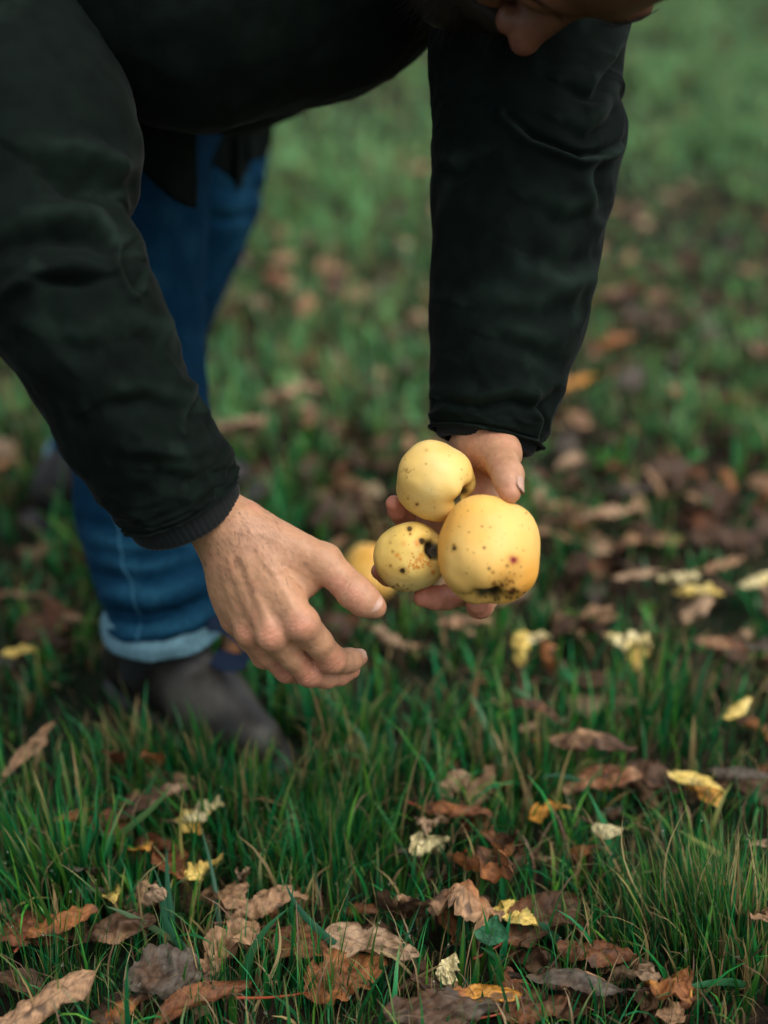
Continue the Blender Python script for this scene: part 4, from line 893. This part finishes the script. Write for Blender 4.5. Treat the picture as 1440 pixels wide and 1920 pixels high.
# ------------------------------------------------------------------ jacket
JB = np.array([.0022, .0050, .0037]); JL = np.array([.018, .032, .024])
def tube_cloth(pts, n=260, ns=200, folds=(), amp=.003, seed=0., squash=1.0, colr=(JB, JL), nf=(14, 60), pucker=0, end_open=.0, ring=None):
    """pts: list of (world point, radius). folds: (polyline px, width px, depth m, ridge m)"""
    A = np.array([np.append(p, r) for p, r in pts]); Q = catmull(A, n); C, R = Q[:, :3], Q[:, 3]
    T, U, W = frames(C); th = np.linspace(0, 2 * np.pi, ns, endpoint=False)
    dr = np.cos(th)[None, :, None] * U[:, None] * squash + np.sin(th)[None, :, None] * W[:, None]
    V = C[:, None] + R[:, None, None] * dr
    s = np.linspace(0, 1, n)[:, None] * 1.0; L = np.linalg.norm(np.diff(C, axis=0), axis=1).sum()
    q = np.stack([np.cos(th)[None] + 0 * s, np.sin(th)[None] + 0 * s, s * L * nf[0] + 0 * th[None]], -1)
    D = amp * fbm(q * 1.1 + seed, 4) + amp * .75 * (.6 - 2.4 * np.abs(fbm(q * np.array([1.3, 1.3, 1.5]) + 7 + seed, 3)))
    nrm = dr / np.linalg.norm(dr, axis=2)[..., None]
    px, py, _ = proj(V); face = sstep(-.15, .35, ((CAMP - V) * nrm).sum(-1))
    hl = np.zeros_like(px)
    for poly, w, dep, rid in folds:
        best = np.full(px.shape, 1e9); sg = np.zeros(px.shape); tt = np.zeros(px.shape); m = len(poly) - 1
        for k in range(m):
            ax_, ay = poly[k]; bx_, by = poly[k + 1]; dx, dy = bx_ - ax_, by - ay; l2 = dx * dx + dy * dy
            t = np.clip(((px - ax_) * dx + (py - ay) * dy) / l2, 0, 1); ex, ey = px - ax_ - t * dx, py - ay - t * dy
            d = np.hypot(ex, ey); cr = np.sign(dx * ey - dy * ex); u = d < best
            best = np.where(u, d, best); sg = np.where(u, cr, sg); tt = np.where(u, (k + t) / m, tt)
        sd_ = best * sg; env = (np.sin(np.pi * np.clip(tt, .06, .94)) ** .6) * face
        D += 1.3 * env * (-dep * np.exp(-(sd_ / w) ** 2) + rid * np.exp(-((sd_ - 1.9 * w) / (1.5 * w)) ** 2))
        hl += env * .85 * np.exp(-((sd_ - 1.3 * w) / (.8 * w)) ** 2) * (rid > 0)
    if pucker:
        e = (1 - s) * L
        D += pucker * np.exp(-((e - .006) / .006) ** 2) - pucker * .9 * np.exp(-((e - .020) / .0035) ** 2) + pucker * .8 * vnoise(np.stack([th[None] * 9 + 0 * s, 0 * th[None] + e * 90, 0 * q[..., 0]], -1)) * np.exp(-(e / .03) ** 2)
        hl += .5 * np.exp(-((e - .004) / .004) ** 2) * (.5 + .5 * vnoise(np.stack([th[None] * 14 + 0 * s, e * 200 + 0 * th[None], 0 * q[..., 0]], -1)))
    V = V + nrm * D[..., None]
    c0 = np.ones(V.shape) * colr[0]
    wear_glint = sstep(.15, .7, fbm(q * 2.3 + 3 + seed, 4)) * .28 + np.clip(hl, 0, 1) * .5  # random wear, plus highlights painted into the colour along fold ridges
    c0 = mixc(c0, colr[1], np.clip(wear_glint, 0, 1))
    # turn the end inwards so that the cloth has an edge
    e1 = C[-1] + (V[-1] - C[-1]) * .93; e2 = C[-1] - T[-1] * .05 + (V[-1] - C[-1]) * .90
    V = np.concatenate([V, e1[None], e2[None]], 0); c0 = np.concatenate([c0, c0[-1:], c0[-1:] * .7], 0)
    return V.reshape(-1, 3), grid_faces(n + 2, ns, True), c0.reshape(-1, 3)
jp = []
S = SDF([-.55, .80, .42], [.40, 2.0, 1.08], .0052)
S.cone(PEL + [.0, 0, -.0], P(400, -75, 1.28), .150, .122, .05); S.cone(HIPR + [0, .02, .03], HIPL + [0, .02, .03], .122, .122, .04)
S.cone(P(400, -75, 1.28), P(560, -110, 1.16), .122, .108, .05); S.cone(P(560, -110, 1.16), P(800, -220, 1.12), .108, .100, .05)
S.cone(P(345, -5, 1.09), P(300, -220, 1.06), .085, .085, .04); S.cone(P(345, -5, 1.09), P(560, -60, 1.14), .085, .095, .05); S.cone(P(160, -220, 1.10), P(900, -260, 1.12), .09, .09, .05)
S.cone((SHR + SHL) / 2, Hd(0, .062, -.125), .10, .080, .03); S.cone(J1, (SHR + SHL) / 2, .14, .10, .05)
S.cone(SHR, SHL, .092, .088, .04)
JV, JF = S.mesh(); n = vnormals(JV, JF)
JV = JV + n * (.006 * fbm(JV * np.array([9, 9, 14]), 4) + .003 * (1 - 2 * np.abs(fbm(JV * 16 + 4, 3))))[:, None]
jc = mixc(np.tile(JB, (len(JV), 1)), JL, .12 * sstep(.1, .6, fbm(JV * 14, 4)))
jacket = plink('jacket', JV, JF, jc, M_jack)
# right sleeve (nearest the camera, at the left of the picture)
fR = [([(258, 450), (242, 462), (228, 498), (250, 545), (262, 520)], 7, .006, .004), ([(232, 470), (170, 440), (90, 438), (0, 470)], 22, .012, .006),
      ([(215, 522), (150, 530), (92, 528), (60, 520)], 8, .007, -.0), ([(205, 515), (130, 500), (60, 520), (0, 560)], 16, -.007, .0),
      ([(250, 440), (200, 380), (110, 330), (60, 300)], 24, .010, .006), ([(295, 335), (220, 350), (150, 330), (80, 300)], 18, .008, .005),
      ([(420, 838), (330, 850), (230, 838)], 16, -.004, .0), ([(360, 770), (270, 750), (180, 770)], 18, .005, .003), ([(372, 735), (366, 770), (356, 800)], 8, .0035, .004),
      ([(420, 880), (360, 900), (300, 890)], 16, .004, .003), ([(210, 640), (150, 660), (100, 640)], 22, .004, .003), ([(350, 690), (300, 640), (220, 620)], 22, .004, .002)]
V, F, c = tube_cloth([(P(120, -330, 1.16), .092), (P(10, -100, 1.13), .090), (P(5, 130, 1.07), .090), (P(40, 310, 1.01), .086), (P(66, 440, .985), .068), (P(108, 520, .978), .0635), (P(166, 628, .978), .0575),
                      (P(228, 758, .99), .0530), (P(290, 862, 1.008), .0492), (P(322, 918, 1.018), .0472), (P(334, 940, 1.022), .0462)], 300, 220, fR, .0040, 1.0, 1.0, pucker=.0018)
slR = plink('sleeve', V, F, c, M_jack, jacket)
def ribcuff(a, b, r0, r1, wall=.004):
    V, F, c = [], [], []
    n, ns = 14, 180; A = np.array([a + (b - a) * t for t in np.linspace(0, 1, n)]); T, U, W = frames(A); th_ = np.linspace(0, 2 * np.pi, ns, endpoint=False)
    rr = r0 + (r1 - r0) * np.linspace(0, 1, n); rr = rr * 1.0; rr[-2] *= .985; rr[-1] *= .95
    R = rr[:, None] * (1 + .012 * np.cos(th_ * 60)[None])
    V = A[:, None] + R[..., None] * (np.cos(th_)[None, :, None] * U[:, None] + np.sin(th_)[None, :, None] * W[:, None])
    V = np.concatenate([V, (A[-1] + (V[-1] - A[-1]) * .86)[None], (A[-3] + (V[-3] - A[-3]) * .84)[None]], 0)
    return V.reshape(-1, 3), grid_faces(n + 2, ns, True)
v_, q_ = ribcuff(P(326, 918, 1.018), P(352, 964, 1.030), .0440, .0420); plink('cuff', v_, q_, None, M_rib, jacket)
# left sleeve
fL = [([(955, 215), (1000, 258), (1085, 292), (1130, 285), (1168, 264)], 7, .007, .006), ([(1195, 60), (1165, 110), (1110, 185), (1060, 160)], 11, .006, .005),
      ([(1170, 185), (1140, 230), (1100, 262), (1060, 240)], 14, .005, .005), ([(1110, 400), (1060, 420), (1000, 385)], 18, .005, .003), ([(1125, 290), (1118, 350), (1135, 400)], 12, .004, .004),
      ([(1040, 735), (1010, 765), (960, 750), (900, 765), (830, 752)], 10, .005, .004), ([(1060, 690), (1000, 660), (940, 640)], 20, .005, .003), ([(1010, 745), (1022, 790), (1016, 830)], 6, .003, .004),
      ([(1090, 560), (1010, 600), (900, 580)], 24, .004, .003), ([(1000, 480), (1060, 500), (1115, 480)], 20, .004, .003), ([(900, 300), (850, 330), (815, 310)], 16, .004, .003)]
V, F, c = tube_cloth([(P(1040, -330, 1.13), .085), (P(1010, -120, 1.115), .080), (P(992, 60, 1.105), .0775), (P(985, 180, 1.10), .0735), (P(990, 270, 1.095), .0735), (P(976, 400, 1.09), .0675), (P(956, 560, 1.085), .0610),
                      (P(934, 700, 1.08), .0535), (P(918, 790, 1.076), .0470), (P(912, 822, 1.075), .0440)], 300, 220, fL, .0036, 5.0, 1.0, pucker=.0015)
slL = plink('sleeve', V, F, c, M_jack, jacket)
v_, q_ = ribcuff(P(915, 805, 1.077), P(908, 836, 1.076), .0395, .0370); plink('cuff', v_, q_, None, M_rib, jacket)
# the open front edges of the jacket hanging down
def flap(outline_top, outline_bot, seed, nu=40, nv=26, wave=.012):
    """cloth hanging between an upper and a lower polyline of world points"""
    A = catmull(np.array(outline_top), nu); B = catmull(np.array(outline_bot), nu); v = np.linspace(0, 1, nv)[None, :, None]
    V = A[:, None] * (1 - v) + B[:, None] * v; s = np.linspace(0, 1, nu)[:, None]
    w = wave * vnoise(np.stack([s * 5 + 0 * v[..., 0], v[..., 0] * 1.2 + 0 * s, 0 * s + 0 * v[..., 0] + seed], -1)) * (.3 + v[..., 0])
    V = V + w[..., None] * np.array([.2, 1, 0]); b = V + np.array([.0, .0045, 0])
    F = grid_faces(nu, nv); n = nu * nv
    idx = np.arange(n).reshape(nu, nv); rim = list(idx[:, 0]) + list(idx[-1, 1:]) + list(idx[-2::-1, -1]) + list(idx[0, -2:0:-1])
    rf = [(rim[i], rim[(i + 1) % len(rim)], rim[(i + 1) % len(rim)] + n, rim[i] + n) for i in range(len(rim))]
    V = np.vstack([V.reshape(-1, 3), b.reshape(-1, 3)]); F = np.vstack([F[:, ::-1], F + n, np.array(rf)])
    return V, F, np.tile(JB * 1.1, (len(V), 1))
for tp, bt, sd_ in [([P(225, 120, 1.20), P(300, 120, 1.22), P(365, 130, 1.26)], [P(240, 300, 1.22), P(315, 362, 1.24), P(362, 398, 1.27)], 1.),
                    ([P(370, 120, 1.42), P(440, 120, 1.45), P(525, 140, 1.48)], [P(372, 250, 1.42), P(445, 352, 1.45), P(462, 325, 1.47)], 4.),
                    ([P(460, 130, 1.46), P(495, 130, 1.48), P(528, 140, 1.50)], [P(465, 285, 1.46), P(490, 300, 1.48), P(512, 252, 1.50)], 7.)]:
    V, F, c = flap(tp, bt, sd_); plink('front_flap', V, F, c, M_jack, jacket)

# ------------------------------------------------------------------ jeans
DB = np.array([.002, .026, .058]); DL = np.array([.020, .095, .150])
jeans = None
fJ = [([(200, 1150), (260, 1165), (340, 1150), (400, 1120)], 14, .010, .006), ([(160, 980), (240, 1000), (330, 985)], 18, .006, .004), ([(190, 1080), (280, 1092), (370, 1060)], 18, .006, .005), ([(175, 1030), (260, 1045), (350, 1030)], 14, .005, .003)]
V, F, c = tube_cloth([(HIPR + [0, .02, .02], .100), ((HIPR + P(250, 280, 1.43)) / 2, .098), (P(256, 300, 1.43), .078), (P(254, 430, 1.42), .0715), (P(256, 600, 1.40), .0680), (P(262, 780, 1.385), .0655), (P(265, 930, 1.37), .0640),
                      (P(284, 1050, 1.350), .0585), (P(299, 1110, 1.344), .0545), (P(305, 1172, 1.352), .0520)], 260, 160, fJ, .004, 3.0, 1.0, (DB, DL), nf=(9, 40))
jeans = plink('jeans', V, F, c, M_den); JRV = V
V, F, c = tube_cloth([(HIPL + [0, .02, .02], .100), ((HIPL + P(380, 280, 1.64)) / 2, .096), (P(376, 300, 1.64), .078), (P(366, 400, 1.63), .0700), (P(325, 520, 1.64), .0600), (P(280, 640, 1.68), .0560), (P(215, 780, 1.73), .0540), (P(165, 880, 1.765), .0520)],
                     180, 120, [([(470, 350), (430, 352), (400, 345)], 9, .006, .005), ([(475, 400), (430, 410), (390, 405)], 9, .006, .004)], .005, 9.0, 1.0, (DB, DL), nf=(9, 40))
plink('trouser_leg', V, F, c * 1.0, M_den, jeans)
def turnup(a, b, r, parent, seed):
    A = np.array([a + (b - a) * t for t in np.linspace(0, 1, 12)]); T, U, W = frames(A); ns = 120; th_ = np.linspace(0, 2 * np.pi, ns, endpoint=False)
    s = np.linspace(0, 1, 12)[:, None]; R = r * (1 + .05 * s) + .002 * np.sin(s * np.pi) + .0022 * vnoise(np.stack([th_[None] * 2.5 + 0 * s, s * 2 + 0 * th_[None], 0 * s + 0 * th_[None] + seed], -1))
    V = A[:, None] + R[..., None] * (np.cos(th_)[None, :, None] * U[:, None] + np.sin(th_)[None, :, None] * W[:, None])
    V = np.concatenate([(A[0] + (V[0] - A[0]) * .93)[None], V, (A[-1] + (V[-1] - A[-1]) * .95)[None], (A[3] + (V[3] - A[3]) * .90)[None]], 0)
    C = np.tile(np.array([.13, .25, .30]), (V.shape[0] * ns, 1)) * (1 + .2 * fbm(V.reshape(-1, 3) * 90, 3))[:, None]
    return V.reshape(-1, 3), grid_faces(V.shape[0], ns, True), C
def seam(V_, F_, n_, ns_, k, mt, parent, r=.0012):
    Cn = V_.reshape(n_ + 2, ns_, 3)[40:n_ - 2:4, k]; N_ = Cn - V_.reshape(n_ + 2, ns_, 3)[40:n_ - 2:4].mean(1); Cn = Cn + N_ / np.linalg.norm(N_, axis=1)[:, None] * .0004
    v2, f2 = tube_simple(Cn, r, 6); plink('side_seam', v2, f2, np.tile(np.array([.03, .11, .17]), (len(v2), 1)), mt, parent)
seam(JRV, None, 260, 160, 6, M_den, jeans)
V, F, c = turnup(P(300, 1138, 1.342), P(304, 1180, 1.353), .0535, jeans, 1.); plink('turned_up_hem', V, F, c, M_den, jeans)
V, F, c = turnup(P(175, 862, 1.760), P(160, 890, 1.768), .0535, jeans, 5.); plink('turned_up_hem', V, F, c, M_den, jeans)

# ------------------------------------------------------------------ boots
def boot(heel, toe, top, name='boot'):
    f = np.append(toe - heel, 0); L = np.linalg.norm(f); f = f / L; s_ = np.cross([0, 0, 1.], f); up = np.array([0, 0, 1.])
    h0 = np.append(heel, 0)
    def B(a, b, c): return h0 + f * a * L + s_ * b + up * c
    S = SDF(np.min([B(-.2, -.08, 0), B(1.1, .08, 0), B(-.2, .08, 0), B(1.1, -.08, 0), top], 0) - .06, np.max([B(-.2, -.08, 0), B(1.1, .08, 0), B(-.2, .08, 0), B(1.1, -.08, 0), top], 0) + .06, .0032)
    S.cone(B(.10, 0, .045), B(.62, .003, .040), .032, .035, .02); S.cone(B(.62, .003, .036), B(.90, 0, .032), .035, .025, .02)
    S.cone(B(.16, 0, .07), top, .033, .040, .02); S.cone(B(.30, 0, .065), B(.56, 0, .045), .030, .030, .02); S.cone(top * .5 + B(.24, 0, .08) * .5, B(.40, 0, .06), .032, .027, .02)
    V, F = S.mesh(); V[:, 2] = np.maximum(V[:, 2], .014)
    C = np.tile(np.array([.009, .008, .007]), (len(V), 1)); C = mixc(C, np.array([.055, .051, .036]), .8 * sstep(-.25, .5, fbm(V * 22, 4)) * sstep(.25, .6, ((V - h0) @ f) / L))
    o = plink(name, V, F, C, M_leath)
    # sole
    t = np.linspace(0, 2 * np.pi, 60, endpoint=False); a = .5 + .56 * np.cos(t); w = .042 * np.sign(np.sin(t)) * np.abs(np.sin(t)) ** .6 * (.82 + .22 * sstep(.2, .8, a) - .10 * np.exp(-((a - .38) / .14) ** 2) * 2)
    rings = []
    for z, k in ((-.004, .96), (.000, 1.0), (.016, 1.02), (.018, .98)):
        rings.append(np.array([B(.5 + (ai - .5) * k, wi * k, z) for ai, wi in zip(a, w)]))
    V = np.vstack(rings + [np.array([B(.5, 0, .018)] * 60), np.array([B(.5, 0, -.004)] * 60)]); F = grid_faces(5, 60, True); F2 = np.stack([np.arange(60), (np.arange(60) + 1) % 60, 300 + (np.arange(60) + 1) % 60, 300 + np.arange(60)], 1)
    plink('sole', V, np.vstack([F, F2]), np.tile([.02, .018, .016], (len(V), 1)), M_leath, o)
    # elastic side panels
    for sg in (-1, 1):
        u = np.linspace(0, 1, 16)[:, None]; v = np.linspace(-1, 1, 13)[None, :]
        base = B(.24, 0, .055); ax_ = top - base; tt = u
        wv = .036 - .014 * (1 - u); ang = .42 + v * wv / .043
        c0 = base + ax_ * tt[..., None]; rad = .0405 + .0035 * u
        V = c0 + (s_ * sg) * (rad * np.cos(ang))[..., None] + f * (rad * np.sin(ang))[..., None]
        b2 = V - (s_ * sg) * .006; F = grid_faces(16, 13)
        n = 16 * 13; plink('elastic_panel', np.vstack([V.reshape(-1, 3), b2.reshape(-1, 3)]), np.vstack([F, F[:, ::-1] + n]), None, M_rib, o)
    return o, f, s_
M_tab = mat('pull_tab', rough=.8, bump=[('noise', 900, .5, .0006)])
bR, f, s_ = boot(HEEL_R, TOE_R, P(306, 1185, 1.35) + np.array([.004, -.004, .0]), 'boot')
def strap(pts, w, cols, parent, side):
    C = catmull(np.array(pts), 24); v = np.linspace(-1, 1, 9)[None, :, None]
    V = C[:, None] + side * w * .5 * v; b = V + np.array([0.002, .002, .0015]); F = grid_faces(24, 9); n = 24 * 9
    col = np.where((np.abs(np.abs(v) - .62) < .12), np.array([.25, .11, .04]), np.array([.018, .035, .075])) * np.ones(V.shape)
    V = np.vstack([V.reshape(-1, 3), b.reshape(-1, 3)]); return V, np.vstack([F, F[:, ::-1] + n]), np.vstack([col.reshape(-1, 3)] * 2)
V, F, c = strap([P(352, 1205, 1.335), P(392, 1172, 1.318), P(432, 1176, 1.305), P(462, 1206, 1.30), P(468, 1236, 1.305), P(440, 1246, 1.318), P(398, 1236, 1.328)], .022, None, bR, unit(np.array([.45, -.15, .9])))
plink('pull_tab', V, F, c, M_tab, bR)
bL, _, _ = boot(np.array([LB[0] - .045, LB[1] - .02]), np.array([LB[0] + .215, LB[1] + .07]), P(150, 872, 1.775), 'boot')
# ------------------------------------------------------------------ what each leaf is called
MARKS = [('reaching hand', 560, 1150), ('held apples', 900, 1000), ('near boot', 430, 1350), ('windfall apple', 694, 1082), ('round green leaf', 925, 1748), ('upright sleeve cuff', 960, 800),
         ('slanting sleeve cuff', 330, 960), ('far boot', 130, 930), ('bushy grass tuft', 1270, 1660), ('rolled jeans hem', 300, 1190), ('bottom left corner', 0, 1920), ('bottom right corner', 1440, 1920)]
ORD = ['nearest', 'second nearest', 'third nearest', 'fourth nearest', 'fifth nearest', 'sixth nearest', 'seventh nearest', 'eighth nearest', 'ninth nearest', 'tenth nearest', 'eleventh nearest', 'twelfth nearest']
fam = {}
for L in LEAVES:
    d = [(math.hypot(L['px'] - x, L['py'] - y), n, x, y) for n, x, y in MARKS]; q = min(d)
    dx, dy = L['px'] - q[2], L['py'] - q[3]
    rel = ('right of' if dx > 0 else 'left of') if abs(dx) > abs(dy) else ('below' if dy > 0 else 'above')
    if 'corner' in q[1]: rel = 'near'
    size = 'small' if L['L'] < 5 else ('large' if L['L'] > 6.9 else 'middling')
    shp = 'pitted' if L['tear'] else ('tightly curled' if abs(L['roll']) > 1.25 else ('cupped' if L['roll'] > 0 else 'arched'))
    fam.setdefault((size, shp, LNAME[L['c']], rel, q[1]), []).append((q[0], L))
for (size, shp, cn, rel, mk), v in fam.items():
    v.sort(key=lambda t: t[0])
    for k, (dist, L) in enumerate(v):
        s = f'{size} {shp} {cn} leaf {rel} the {mk}'
        if len(v) > 1: s = f'{size} {shp} {cn} leaf {rel} the {mk}, {ORD[min(k, 11)]} to it'
        tag(L['o'], s, 'leaf', 'fallen leaves in the grass')
